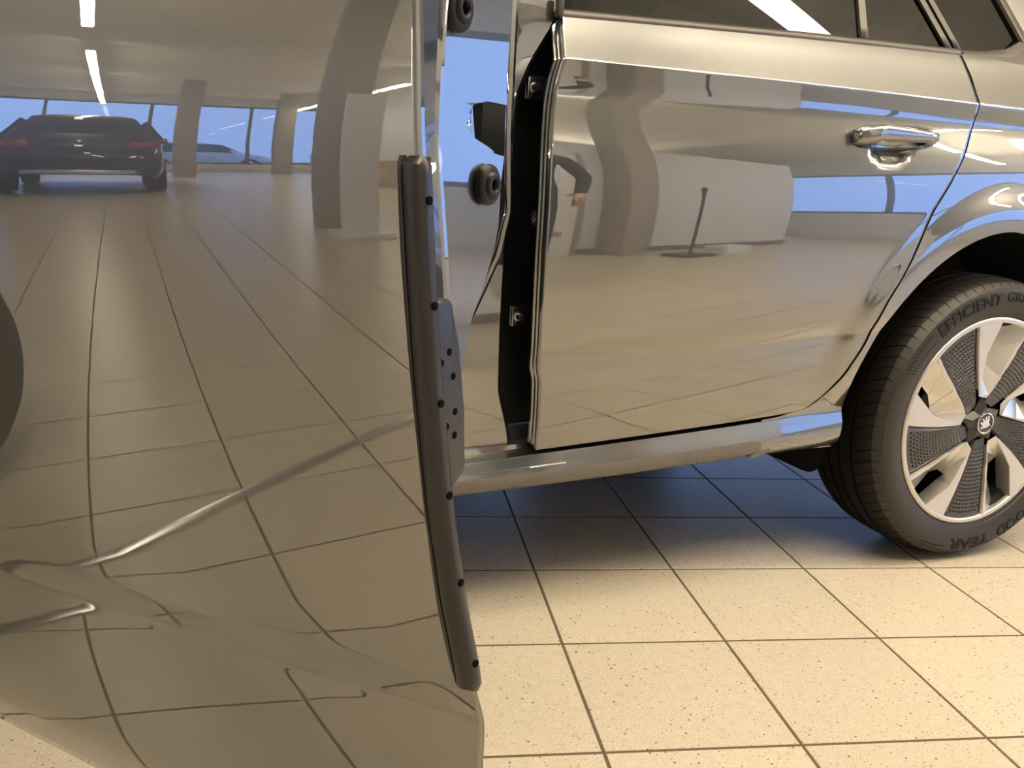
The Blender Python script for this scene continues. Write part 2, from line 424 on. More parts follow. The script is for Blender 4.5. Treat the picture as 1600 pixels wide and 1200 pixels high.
def z_of(X, zn):
    a = [k + s * (X + 1.04) for k, s in KEYS]
    return a[0] + (zn - KREF[0]) if zn <= KREF[0] else interp(zn, KREF, a)
def plan(X): return (X + 1.05) ** 2 / 20.0
ARCH_C = (0.008, 0.318)
def arch_r(phi):
    """radius of the wheel arch opening at angle phi (0 = rearwards, 90 = up)"""
    d = abs(degrees_(phi) - 90)
    return interp(d, [0, 40, 75, 90, 100, 112], [.391, .381, .372, .362, .372, .395])
def degrees_(a): return a * 180 / pi
def flare(X, z, cx=ARCH_C[0]):
    dx, dz = X - cx, z - ARCH_C[1]
    r = hypot(dx, dz) - arch_r(atan2(dz, dx) if dz > -0.2 else pi / 2)
    t = min(1.0, max(0.0, (r - .022) / .085)); k = 1 - t * t * t * (t * (6 * t - 15) + 10)
    t = min(1.0, max(0.0, (z - .30) / .22)); up = t * t * (3 - 2 * t)
    return -0.013 * k * up
def BY(X, z, door=False):
    zn = zn_of(X, z)
    y = interp(zn, PZ, PY_DOOR) + .0028 * (X + 1.06) + (X + 1.06) ** 2 / 32.0 if door else interp(zn, PZ, PY_SIDE) + plan(X)
    if not door and X > -.45:      # haunch: the panel under the shoulder tilts up more and more towards the rear
        h = interp(X, [-.45, -.25, .1], [0, .25, .8])
        y += h * interp(zn, [.80, .83, .86, .885, .905, .925], [0, .0010, .0034, .0040, .0012, 0])
    return y
def SY(X, z): return BY(X, z) + flare(X, z)

# sampling rows in normalised height, dense at the creases
def rows_between(a, b, base=0.012):
    special = [.306, .443, .4475, .449, .4525, .46, .468, .478, .87, .885, .897, .905, .9235, .925, .9265]
    out = []; z = a
    while z < b - 1e-6:
        out.append(z)
        near = min(abs(z - s) for s in special)
        z += base if near > 0.02 else 0.003 if near > 0.005 else 0.0012
    out.append(b)
    return out

# ---- rear door
REAR_GAP = [(.300, -.512), (.3035, -.470), (.3106, -.4512), (.3368, -.4114), (.3701, -.3811), (.4285, -.3485), (.5122, -.3214), (.5992, -.2797), (.6998, -.2378), (.7537, -.2061), (.815, -.1745), (.8768, -.1517), (.905, -.1475), (.9309, -.1495), (.9621, -.1562), (.9844, -.1713), (1.0, -.180)]
FRONT_EDGE = [(.300, -1.034), (.3048, -1.0345), (.36, -1.0385), (.43, -1.044), (.455, -1.0515), (.471, -1.0532), (.5562, -1.0605), (.6368, -1.0654), (.7332, -1.0685), (.78, -1.0699), (.8188, -1.0696), (.8566, -1.067), (.8953, -1.0612), (.925, -1.0545), (.9301, -1.0535), (.9963, -1.0417), (1.01, -1.0400)]
SET_IN = ([.5, .6, .65, .7, .75, .8, .83, .86, .925, .95, .985, 1.0], [0, .0015, .0031, .0053, .0086, .013, .0155, .0169, .0173, .021, .0255, .0269])
REAR_GAP = [(a, b + 1.15 * interp(a, *SET_IN)) for a, b in REAR_GAP]
FRONT_EDGE = [(a, b + .47 * interp(a, *SET_IN)) for a, b in FRONT_EDGE]
def smooth_interp(x, pts):
    xs = [p[0] for p in pts]; ys = [p[1] for p in pts]
    # Catmull-Rom style smoothing through a small window
    h = 0.006
    return sum(interp(x + k * h, xs, ys) * w for k, w in ((-1, .25), (0, .5), (1, .25)))
HX, HZ = -0.357, 0.846    # centre of the bowl behind the handle
def handle_bowl(X, z):
    d = ((X - HX) / .058) ** 2 + ((z - HZ) / .027) ** 2
    return 0.019 * (1 - d) ** 0.9 if d < 1 else 0.0
rd_rows = []
for zn in rows_between(.3055, 1.004):
    xf, xr = smooth_interp(zn, FRONT_EDGE), smooth_interp(zn, REAR_GAP) - 0.0022
    if zn < .345:   # rounded lower rear corner
        xr = interp(zn, [.3055, .3075, .3106, .318, .3368, .345], [-.545, -.487, -.4535, -.439, -.4136, -.4062])
    row = []
    N = 150
    for k in range(N + 1):
        X = xf + (xr - xf) * k / N
        z = z_of(X, zn)
        row.append((X, SY(X, z) + handle_bowl(X, z), z))
    rd_rows.append(row)
rear_door = sheet('rear_door', rd_rows, PAINT, CAR, True, 60, 0.010, CL, flip=(0, -1, 0))

# folded front edge of the rear door with its ribs
prof = [(0.0008, 0.0), (-.0012, .002), (-.0012, .006), (.0035, .0085), (.0035, .0115), (-.0018, .0135), (-.0018, .0185), (.0035, .021), (.0035, .0235), (-.0028, .026), (-.0028, .031), (.004, .034), (.035, .037)]
rows = []
for zn in rows_between(.312, .985):
    xf = smooth_interp(zn, FRONT_EDGE); z = z_of(xf, zn); y = BY(xf, z)
    rows.append([(xf + a, y + b + .0005, z) for a, b in prof])
sheet('folded_front_edge', rows, PAINT, rear_door, True, 25)

def glass_y(X, z):
    zb = z_of(X, .995)
    return BY(X, zb) + 0.004 + (z - zb) * tan(radians(24))
def band(name, line_lo, line_hi, mat, parent, y_off, thick, n=60, rows_n=3, f=None):
    """strip on the window plane between two lines of (X, z)"""
    rows = []
    for i in range(rows_n + 1):
        t = i / rows_n; row = []
        for k in range(n + 1):
            s = k / n
            a = line_pt(line_lo, s); b = line_pt(line_hi, s)
            X, z = a[0] * (1 - t) + b[0] * t, a[1] * (1 - t) + b[1] * t
            row.append((X, glass_y(X, z) + y_off, z))
        rows.append(row)
    return sheet(name, rows, mat, parent, True, 40, thick, flip=(0, -1, 0))
def line_pt(pts, s):
    n = len(pts) - 1; t = s * n; i = min(int(t), n - 1); u = t - i
    return (pts[i][0] * (1 - u) + pts[i + 1][0] * u, pts[i][1] * (1 - u) + pts[i + 1][1] * u)
def zbelt(X, d=0.0): return z_of(X, .987) + d
xs = [-1.033 + (.889) * k / 12 for k in range(13)]
rows = []
for (dz, dy) in ((-.002, .003), (-.001, -.003), (.005, -.0045), (.0125, -.002), (.0145, .003), (.0145, .008)):
    rows.append([(X, glass_y(X, zbelt(X)) + dy, zbelt(X, dz)) for X in xs])
sheet('belt_trim', rows, TRIM, rear_door, True, 50, flip=(0, -1, 0))
WTOP = 1.40
# frame posts of the rear window: divider and trailing frame (leaning)
def post(name, x0, x1, lean, parent, mat, y_off=-.002, z1=WTOP, curve=None):
    rows = []
    for k in range(13):
        t = k / 12; z = zbelt((x0 + x1) / 2, .008) * (1 - t) + z1 * t
        dx = lean * (z - 1.03)
        w = (x1 - x0)
        pts = [(x0 + dx, .006), (x0 + dx + w * .08, 0), (x0 + dx + w * .92, 0), (x1 + dx, .006)]
        rows.append([(X, glass_y(X, z) + y_off + b, z) for X, b in pts])
    return sheet(name, rows, mat, parent, True, 40, 0.006, flip=(0, -1, 0))
post('window_divider', -.412, -.392, .14, rear_door, TRIM)
post('window_frame_post', -.166, -.146, -.60, rear_door, TRIM)
rows = []
for k in range(9):
    t = k / 8; row = []
    for j in range(31):
        s = j / 30
        z0 = 1.005; X0 = -1.03 + s * (.83 + -.62 * 0)
        X = -1.03 + s * .88; z = zbelt(X, .004) * (1 - t) + WTOP * t
        X = min(X, -.156 - .60 * (z - 1.03))
        row.append((X, glass_y(X, z) + .004, z))
    rows.append(row)
sheet('window_glass', rows, PRIVACY, rear_door, True, 60, flip=(0, -1, 0))
# small cap of the seal on top of the front edge
bm = bmesh.new(); box_bm(bm, (-1.036, .040, 1.010), (.010, .016, .030), .004); from_bm('seal_cap', bm, TRIM, rear_door)

# door handle
def handle():
    rows = []; N = 40
    for i in range(N + 1):
        t = i / N; X = -.459 + .174 * t
        hz = interp(t, [0, .02, .06, .3, .7, 1], [.0120, .0142, .0155, .0152, .0124, .0112])
        zc = z_of(X, .8460) + interp(t, [0, .30, 1], [-.0065, .0015, .0005])
        yo = BY(X, zc) - interp(t, [0, .06, .2, .75, 1], [.012, .022, .031, .030, .026])
        dep = interp(t, [0, .12, .3, .8, .95, 1], [.020, .017, .011, .010, .016, .020])
        row = []
        for a, b in ((1, .1), (.95, .55), (.78, .86), (.50, .98), (0, 1.0), (-.45, .94), (-.60, .80), (-.92, .25), (-1, -.1), (-.85, -.55), (-.3, -.8), (.4, -.8), (.85, -.5)):
            row.append((X, yo + dep * .5 - b * dep * .75, zc + a * hz))
        rows.append(row)
    V = [p for r in rows for p in r]; nc = len(rows[0]); F = grid_faces(len(rows), nc, 0, True)
    F.append(tuple(range(nc))); F.append(tuple(len(V) - nc + k for k in range(nc)))
    return link('door_handle', mesh('door_handle', V, F, True, 50), PAINT, rear_door)
handle()
def handle_cap():
    rows = []; N = 14
    for i in range(N + 1):
        t = i / N; X = -.2835 + .040 * t
        k = sqrt(max(0.0, 1 - (t * .96) ** 4))
        zc = z_of(X, .8460) - .0005; y0 = BY(X, zc)
        row = []
        for a, b in ((.0145, .0), (.013, .017), (.007, .025), (-.002, .026), (-.011, .018), (-.0155, 0.0)):
            row.append((X, y0 + .003 - b * k, zc + a * (0.35 + .65 * k)))
        rows.append(row)
    V = [p for r in rows for p in r]; nc = len(rows[0]); F = grid_faces(len(rows), nc)
    F.append(tuple(len(V) - nc + k for k in range(nc)))
    return link('handle_end_cap', mesh('handle_end_cap', V, F, True, 50), PAINT, rear_door)
handle_cap()
rows = []
for i in range(21):
    t = i / 20; X = -.4805 + .2165 * t; zc = z_of(X, .8515); h = .0215 * (1 - abs(2 * t - 1) ** 6) ** .5 * interp(t, [0, .7, 1], [1, .95, .85])
    rows.append([(X, BY(X, zc + a * h) - .0016, zc + a * h) for a in (-1, -.92, .92, 1)])
# thin dark gasket outlining the handle base
bmg = bmesh.new(); vv = []
outer = []
for k in range(40):
    a = 2 * pi * k / 40; ca, sa = cos(a), sin(a)
    ex = abs(ca) ** .55 * (1 if ca >= 0 else -1); ez = abs(sa) ** .8 * (1 if sa >= 0 else -1)
    outer.append((ex, ez))
for q, (ax, az, up) in enumerate(((.1115, .0225, .0004), (.1115, .0225, .0022), (.1065, .0185, .0022), (.1065, .0185, .0004))):
    vv.append([])
    for ex, ez in outer:
        X = -.3520 + ax * ex; z = z_of(X, .8430) + .004 * ex + az * ez
        vv[-1].append(bmg.verts.new((X, BY(X, z) + handle_bowl(X, z) * .6 - up, z)))
for q in range(3):
    for k in range(40): bmg.faces.new((vv[q][k], vv[q][(k + 1) % 40], vv[q + 1][(k + 1) % 40], vv[q + 1][k]))
from_bm('handle_gasket', bmg, BLACKPL, rear_door)

# ---- quarter panel and sill of one pressing
REAR_X = .70
qp = bmesh.new()
def q_point(X, zn=None, z=None):
    if z is None: z = z_of(X, zn)
    return (X, SY(X, z), z)
ZTOP = ARCH_C[1] + arch_r(pi / 2)
def gap_x(zn):
    if zn < .345: return interp(zn, [.298, .3075, .3106, .318, .3368, .345], [-.545, -.487, -.4535, -.439, -.4136, -.4062]) + .003
    return smooth_interp(zn, REAR_GAP) + 0.0022
def gap_x_at(z):
    lo, hi = .29, 1.02
    for _ in range(40):
        m = (lo + hi) / 2
        if z_of(gap_x(m), m) < z: lo = m
        else: hi = m
    return gap_x((lo + hi) / 2)
def arch_x(z, side):
    if z >= ZTOP: return ARCH_C[0]
    lo, hi = radians(90), radians(202)
    for _ in range(50):
        m = (lo + hi) / 2
        if ARCH_C[1] + arch_r(m) * sin(m) > z: lo = m
        else: hi = m
    x = arch_r(lo) * cos(lo)
    return ARCH_C[0] + (x if side < 0 else -x)
zr = []
z = .352
while z < ZTOP - .0005:
    zr.append(z); z += max(.0012, min(.008, (ZTOP - z) * .22))
zr.append(ZTOP)
NA = 44
rowsA = []
for z in zr:
    xa, xb = gap_x_at(z), arch_x(z, -1)
    rowsA.append([q_point(xa + (xb - xa) * k / NA, z=z) for k in range(NA + 1)])
zup = []
zb_top = 1.045
z = ZTOP
while z < zb_top:
    zup.append(z)
    near = min(abs(z - s) for s in (.90, .917, .93, .946))
    z += .003 if near < .02 else .009
zup.append(zb_top)
NB = 60
rowsB = []
for z in zup:
    xa = gap_x_at(z)
    r = [q_point(xa + (ARCH_C[0] - xa) * k / NA, z=z) for k in range(NA + 1)] + [q_point(ARCH_C[0] + (REAR_X - ARCH_C[0]) * k / NB, z=z) for k in range(1, NB + 1)]
    rowsB.append(r)
rowsC = []
for z in [.268, .280, .292, .304, .316, .328, .340] + zr:
    xb = arch_x(z, 1)
    rowsC.append([q_point(xb + (REAR_X - xb) * k / NB, z=z) for k in range(NB + 1)])
V, F = [], []
for R in (rowsA, rowsB, rowsC):
    F += grid_faces(len(R), len(R[0]), len(V)); V += [p for r in R for p in r]
rowsU = []
for i in range(7):
    row = []
    for k in range(25):
        X = -.10 + .80 * k / 24; s_ = min(1.0, max(0.0, (X + .132) / .22))
        zt = max(1.046, zbelt(X, 0) + interp(s_, [0, .35, .7, 1], [0, .002, .010, .036]) + .004) if X < .088 else 1.085
        z = 1.045 + (zt - 1.045) * i / 6
        row.append(q_point(X, z=z))
    rowsU.append(row)
F += grid_faces(len(rowsU), len(rowsU[0]), len(V)); V += [p for r in rowsU for p in r]
# lower front part that runs down into the sill, between the door corner and the arch
rowsD = []
for i in range(34):
    zn_t = i / 33
    row = []
    for k in range(NA + 1):
        # along the line from the sill end up to z = .352
        zb = .262; z = zb + (.352 - zb) * zn_t
        xa = -.50 if z < .330 else gap_x_at(z)
        if z < .338: xa = max(-.56, gap_x(min(.345, max(.3, zn_of(-.5, z)))) if zn_of(-.5, z) > .3 else -.56)
        xb = arch_x(z, -1)
        X = xa + (xb - xa) * k / NA
        row.append(q_point(X, z=z))
    rowsD.append(row)
F += grid_faces(len(rowsD), len(rowsD[0]), len(V)); V += [p for r in rowsD for p in r]
me = mesh('quarter_panel', V, F)
bm = bmesh.new(); bm.from_mesh(me); bmesh.ops.remove_doubles(bm, verts=bm.verts, dist=0.0004); bmesh.ops.recalc_face_normals(bm, faces=bm.faces)
bm.to_mesh(me); bm.free()
sN = sum((p.normal.y * p.area for p in me.polygons))
if sN > 0: me.flip_normals()
me.polygons.foreach_set('use_smooth', [True] * len(me.polygons)); me.set_sharp_from_angle(angle=radians(60))
quarter = link('quarter_panel', me, PAINT, CAR, CL)
# rounded rear corner
rows = []
for i in range(40):
    z = .268 + (1.045 - .268) * i / 39; y0 = SY(REAR_X, z); row = []
    for k in range(13):
        a = pi / 2 * k / 12
        row.append((REAR_X + .085 * sin(a) - (.10 * max(0, z - .93)), y0 + .22 * (1 - cos(a)), z))
    rows.append(row)
sheet('rear_corner', rows, PAINT, quarter, True, 60, flip=(1, -1, 0))
# turned-in lip of the wheel arch
rows = []
for k in range(91):
    a = radians(187 - 196 * k / 90); r = arch_r(a)
    X, z = ARCH_C[0] + r * cos(a), ARCH_C[1] + r * sin(a)
    y = SY(X, z)
    rows.append([(X, y, z), (ARCH_C[0] + (r - .002) * cos(a), y + .003, ARCH_C[1] + (r - .002) * sin(a)), (ARCH_C[0] + (r - .001) * cos(a), y + .022, ARCH_C[1] + (r - .001) * sin(a))])
sheet('arch_lip', rows, PAINT, quarter, True, 60)
rows = []
for k in range(61):
    a = radians(187 - 200 * k / 60); r = arch_r(a) + .006
    X, z = ARCH_C[0] + r * cos(a), ARCH_C[1] + r * sin(a)
    rows.append([(X, SY(X, z) + .018, z), (X, .12, z + .004), (X, .34, z + .01), (ARCH_C[0] + .25 * cos(a), .36, ARCH_C[1] + .25 * sin(a)), (ARCH_C[0], .365, ARCH_C[1])])
sheet('wheel_arch_liner', rows, DARK, CAR, True, 40, loc=CL)

# sill (rocker) from the front fender to the rear arch
rows = []
for zn in [.2985, .297, .293, .289, .285, .28, .277, .2745, .272, .270]:
    r = []
    for k in range(81):
        X = -2.16 + (-.372 + 2.16) * k / 80
        z = z_of(X, zn); r.append((X, BY(X, z) + flare(X, z), z))
    rows.append(r)
rows.insert(0, [(x, y + .07, z + .002) for x, y, z in rows[0]])
sill = sheet('sill_panel', rows, SILLPAINT, CAR, True, 60, loc=CL, flip=(0, -1, 0))
rows = []
for zn, dy in [(.270, 0), (.268, 0), (.265, 0), (.262, 0), (.258, 0), (.255, 0), (.252, 0), (.249, 0), (.246, 0), (.243, 0), (.240, 0.0), (.238, 0.004), (.236, .02), (.236, .08)]:
    r = []
    for k in range(81):
        X = -2.16 + (-.372 + 2.16) * k / 80
        z = z_of(X, zn); r.append((X, BY(X, z) + flare(X, z) + dy, z))
    rows.append(r)
sheet('sill_stoneguard', rows, STONEGUARD, sill, True, 60, flip=(0, -1, -1))
# small jacking point cover notch
prism('jacking_notch', [(-.585, .262), (-.565, .273), (-.535, .276), (-.548, .266), (-.57, .260)], BY(-.56, .268) - .0035, BY(-.56, .268) + .01, STONEGUARD, sill, 'Y', .0015)
# entry step with its ribs inside the door opening
sp = [(.012, -.018), (.022, -.012), (.028, -.006), (.032, -.006), (.036, -.001), (.042, .002), (.047, .000), (.055, -.001), (.060, .010), (.066, .014), (.071, .013), (.085, .014), (.094, .032), (.100, .036), (.106, .034), (.16, .036)]
rows = [[(X, y, .292 + dz + .055 * (X + 1.13)) for y, dz in sp] for X in [-2.1 + 1.12 * k / 30 for k in range(31)]]
sheet('entry_step', rows, PAINT, sill, True, 30, flip=(0, -1, 1))

# ---- B pillar in the door opening
zs = [.30 + .85 * k / 60 for k in range(61)]
ridge = [(.30, -1.20), (.44, -1.185), (.50, -1.162), (.585, -1.125), (.63, -1.106), (.698, -1.093), (.826, -1.101), (1.15, -1.104)]
edge = [(.30, -1.064), (.33, -1.068), (.40, -1.088), (.50, -1.0915), (.60, -1.0915), (.80, -1.0905), (.88, -1.086), (.93, -1.066), (.98, -1.036), (1.02, -1.02), (1.15, -1.02)]
rows = []
for z in zs:
    xr = smooth_interp(z, ridge); xe = smooth_interp(z, edge)
    rows.append([(xr - .07, .15, z), (xr - .035, .10, z), (xr - .008, .068, z), (xr - .003, .0605, z), (xr + .003, .0595, z), (xr + .008, .063, z), ((xr + xe) / 2, .062, z), (xe - .006, .060, z), (xe, .064, z), (xe + .003, .075, z), (xe + .006, .105, z), (xe + .012, .112, z), (-.98, .118, z)])
pillar = sheet('door_pillar', rows, PAINT, CAR, True, 35, loc=CL, flip=(0, -1, 0))
for zc, xc in ((.893, -1.047), (.524, -1.051)):
    h = box('hinge_plate', (xc, .090, zc), (.030, .012, .034), PAINT, pillar, .002)
    lathe('hinge_bolt', [(0.0, -.014), (.0045, -.014), (.0062, -.0115), (.0062, -.004), (.0085, -.003), (.0085, 0)], 12, STEEL, pillar, 'Y', (xc - .004, .085, zc))
for k in range(6):     # crimped cable sleeve fan seen in the gap
    a = radians(-70 + 28 * k)
    tube('cable_sleeve_rib', [(-1.040, .07, .69), (-1.040 - .011 * cos(a), .066, .69 + .013 * sin(a))], [.0022, .0010], STEEL, pillar, 6)

# ---- front door, swung open about its hinge line
HINGE = Vector((-2.1686, 0.0, 0.0))
front_edge = [(.262, -1.098), (.267, -1.078), (.276, -1.066), (.30, -1.0605), (.36, -1.058), (.419, -1.0569), (.44, -1.056), (.4576, -1.0568), (.473, -1.0588), (.516, -1.0650), (.57, -1.0718), (.636, -1.0785), (.70, -1.083), (.7556, -1.0885), (.783, -1.0904), (.81, -1.0937), (.87, -1.098), (.925, -1.096), (1.0, -1.088)]
def fe_x(z):
    return smooth_interp(z, front_edge)
fd_rows = []
for zn in rows_between(.2620, 1.004):
    zz = z_of(-1.08, zn)
    xe = fe_x(zz); xf = -2.15
    row = []
    N = 110
    for k in range(N + 1):
        t = k / N; t = 1 - (1 - t) ** 1.25
        X = xf + (xe - xf) * t
        z = z_of(X, zn); row.append((X - HINGE.x, BY(X, z, True), z))
    fd_rows.append(row)
front_door = sheet('front_door', fd_rows, PAINT, CAR, True, 60, 0.0016, (HINGE.x + CL[0], CL[1], 0), -radians(51), flip=(0, -1, 0))
def fd(x, y, z): return (x - HINGE.x, y, z)
# shut face: hem, step and groove that run down the trailing edge
Yin = [(.30, -.002), (.46, .004), (.55, .012), (.60, .020), (.648, .044), (.672, .059), (.693, .070), (.71, .0745), (1.0, .0765)]
FX = -1.1075
shut_x = [(.30, -1.075), (.45, -1.078), (.60, -1.098), (.66, FX), (1.0, FX)]
stp = [(0, 0), (.0010, .0015), (.0008, .0045), (-.0040, .0062), (-.0085, .030), (-.0120, .0335), (-.0135, .0365), (-.0118, .0395), (-.0115, .042), (-.0150, .0455)]
rows = []
for k in range(141):
    z = .300 + .69 * k / 140
    xe = fe_x(z); ye = BY(xe, z, True); yi = interp(z, *zip(*Yin)); sx = interp(z, *zip(*shut_x))
    kx = (xe - sx) / .0150; ky = min(1.0, (yi - ye) / .060)
    rows.append([fd(xe + a * (min(kx, 1.3) if a < 0 else 1), ye + b * ky, z) for a, b in stp])
sheet('door_hem', rows, PAINT, front_door, True, 22)
# flat part of the shut face with the latch cut-out
def face_y0(z):
    xe = fe_x(z); ye = BY(xe, z, True); yi = interp(z, *zip(*Yin)); return ye + .0455 * min(1.0, (yi - ye) / .060)
poly = []
zc = [.48 + (.99 - .48) * k / 40 for k in range(41)]
left = [(face_y0(z) - .0005, z) for z in zc]
right = [(interp(z, *zip(*Yin)) + .004, z) for z in zc[::-1]]
notch = [(.0805, .7776), (.060, .7775), (.0465, .7745), (.0410, .7690), (.0400, .7640), (.0420, .7605), (.0490, .7570), (.0630, .7535), (.0690, .7515), (.0690, .7505), (.0805, .7495)]
right = [p for p in right if p[1] > .7800] + notch + [p for p in right if p[1] < .747]
poly = left + right
bm = bmesh.new()
def sx_of(z): return interp(z, *zip(*shut_x))
top = [bm.verts.new(fd(sx_of(z) - .0012 * sin((y + .02) * 30), y, z)) for y, z in poly]
bot = [bm.verts.new(fd(sx_of(z) - .0030, y, z)) for y, z in poly]
for tri in tessellate_polygon([[Vector((y, z, 0)) for y, z in poly]]): bm.faces.new([top[i] for i in tri])
n = len(poly)
for i in range(n): bm.faces.new((top[i], top[(i + 1) % n], bot[(i + 1) % n], bot[i]))
from_bm('shut_face', bm, PAINT, front_door, smooth=True, angle=20)
# black panel painted as the shade seen through the cut-out, and the latch plate
box('latch_opening_shade', fd(FX - .030, .062, .7635), (.006, .075, .06), HOLE, front_door, .001)
prism('latch_plate', [(.030, .780), (.0490, .780), (.0525, .775), (.0530, .766), (.0565, .758), (.0575, .748), (.03, .748)], FX - HINGE.x - .0075, FX - HINGE.x - .0055, PAINT, front_door, 'X', .0008)
lathe('latch_rivet', [(0, .0015), (.002, .0012), (.0026, 0), (.0026, -.002)], 12, CHROME, front_door, 'X', fd(FX - .0050, .0475, .7640))
def buffer(y, z, r):
    x0 = sx_of(z)
    k = r / .0105
    pr = [(.0030 * k, .0015), (.0030 * k, .0060), (.0036 * k, .0066), (.0058 * k, .0068), (.0066 * k, .0060), (.0070 * k, .0048), (.0090 * k, .0046), (.0103 * k, .0036), (.0108 * k, .0018), (.0104 * k, .0002), (.0096 * k, -.001)]
    b = lathe('rubber_buffer', [(a, h) for a, h in pr], 28, RUBBER, front_door, 'X', fd(x0, y, z), True, 60)
    lathe('buffer_hole_shade', [(.0001, .0020), (.0031 * k, .0020)], 20, HOLE, front_door, 'X', fd(x0, y, z))  # black disc stands in for the shade down the hole
    return b
buffer(.0225, .8175, .0112)
buffer(.0605, .7330, .0112)

# edge guard strip along the trailing edge
def guard_rows():
    rows = []
    left = [(.473, -1.0688), (.483, -1.0714), (.516, -1.0779), (.57, -1.0841), (.636, -1.0906), (.70, -1.0962), (.7415, -1.0982)]
    right = [(.473, -1.0545), (.488, -1.0560), (.521, -1.0620), (.5735, -1.0688), (.6387, -1.0750), (.699, -1.0793), (.7415, -1.0820)]
    N = 70
    for k in range(N + 1):
        t = k / N; z = .4705 + (.7435 - .4705) * t
        xl = smooth_interp(z, left); xr = smooth_interp(z, right)
        y = BY(xl, z, True); w = xr - xl
        e = min(1.0, sqrt(max(0.0, 1 - max(0, 1 - min(t, 1 - t) / .018) ** 2)) * .75 + .25)
        w = w
        cx = xr - .0072; ring = [(xl, y + .0006), (xl + .0004, y - .0022 * e), (xl + .0012, y - .0028 * e), (xr - .0135, y - .0030 * e), (xr - .0128, y - .0022 * e), (xr - .0122, y + .0002), (xr - .0114, y + .0004)]
        for q in range(9):
            a = radians(150 - 240 * q / 8)
            ring.append((cx + .0066 * cos(a) * (.6 + .4 * e), y + .0012 - .0072 * sin(a) * e))
        ring += [(cx + .001, y + .011), (cx - .006, y + .008)]
        rows.append([fd(a, b, z) for a, b in ring])
    return rows
rows = guard_rows()
V = [p for r in rows for p in r]; nc = len(rows[0]); F = grid_faces(len(rows), nc, 0, True)
F.append(tuple(range(nc))); F.append(tuple(len(V) - nc + k for k in range(nc)))
g = link('edge_guard', mesh('edge_guard', V, F, True, 40), GUARD, front_door); g['label'] = 'black plastic edge guard strip'
# bracket of the guard on the shut face
BX = -1.0800
brk = [(-.028, .678), (-.012, .6775), (-.0095, .6765), (-.0081, .6745), (-.0035, .6536), (.0012, .6199), (.0030, .590), (.0025, .587), (-.0114, .581), (-.022, .576)]
def br_x(z): return interp(z, [.56, .68], [-1.0765, -1.0835])
bm = bmesh.new()
f1 = [bm.verts.new(fd(br_x(z) + .0015, y, z)) for y, z in brk]; f0 = [bm.verts.new(fd(br_x(z) - .0045, y, z)) for y, z in brk]
a_ = bm.faces.new(f1); bm.faces.new(f0[::-1]); n = len(brk)
for i in range(n): bm.faces.new((f1[i], f1[(i + 1) % n], f0[(i + 1) % n], f0[i]))
bmesh.ops.bevel(bm, geom=list(a_.edges), offset=.0022, segments=3, affect='EDGES', profile=0.5)
g = from_bm('guard_bracket', bm, GUARD, front_door); g['label'] = 'black bracket plate with screw holes'
for y, z in ((-.0124, .6515), (-.0194, .6468), (-.0090, .6389), (-.0074, .6206), (-.0152, .6143), (-.0081, .6085)):
    lathe('guard_hole_shade', [(.0001, .0018), (.0019, .0018), (.0019, -.001)], 14, HOLE, front_door, 'X', fd(br_x(z), y, z))  # flat black discs painted as the shade of holes in the bracket
for z in (.724, .676, .629, .582, .535, .489):
    xr = interp(z, [.473, .488, .521, .5735, .6387, .699, .7415], [-1.0545, -1.0560, -1.0620, -1.0688, -1.0750, -1.0793, -1.0820])
    y = BY(xr - .012, z, True)
    lathe('guard_hole_shade', [(.0001, .0006), (.0020, .0006), (.0020, -.002)], 14, HOLE, front_door, 'X', fd(xr - .0006, y + .0005, z))  # black discs on the bead, again hole shade put into colour
# inner trim of the front door and its window
box('door_inner_trim', (.53, .078, .66), (1.00, .030, .56), FABRIC, front_door, .012)
rows = []
for k in range(7):
    t = k / 6; row = []
    for j in range(13):
        X = -1.98 + .88 * j / 12; z = zbelt(X, .0) * (1 - t) + 1.40 * t
        X = max(X, -2.0 + 1.1 * (z - 1.0)); row.append(fd(X, glass_y(X, zbelt(X)) + (z - zbelt(X)) * tan(radians(24)) + .004, z))
    rows.append(row)
sheet('window_glass', rows, CLEAR, front_door, True, 60)
pts = [fd(-1.99, .03, .99), fd(-1.58, .19, 1.38), fd(-1.40, .205, 1.41), fd(-1.105, .205, 1.415), fd(-1.10, .12, 1.20), fd(-1.098, .03, .99)]
tube('window_frame', pts, .014, TRIM, front_door, 8)

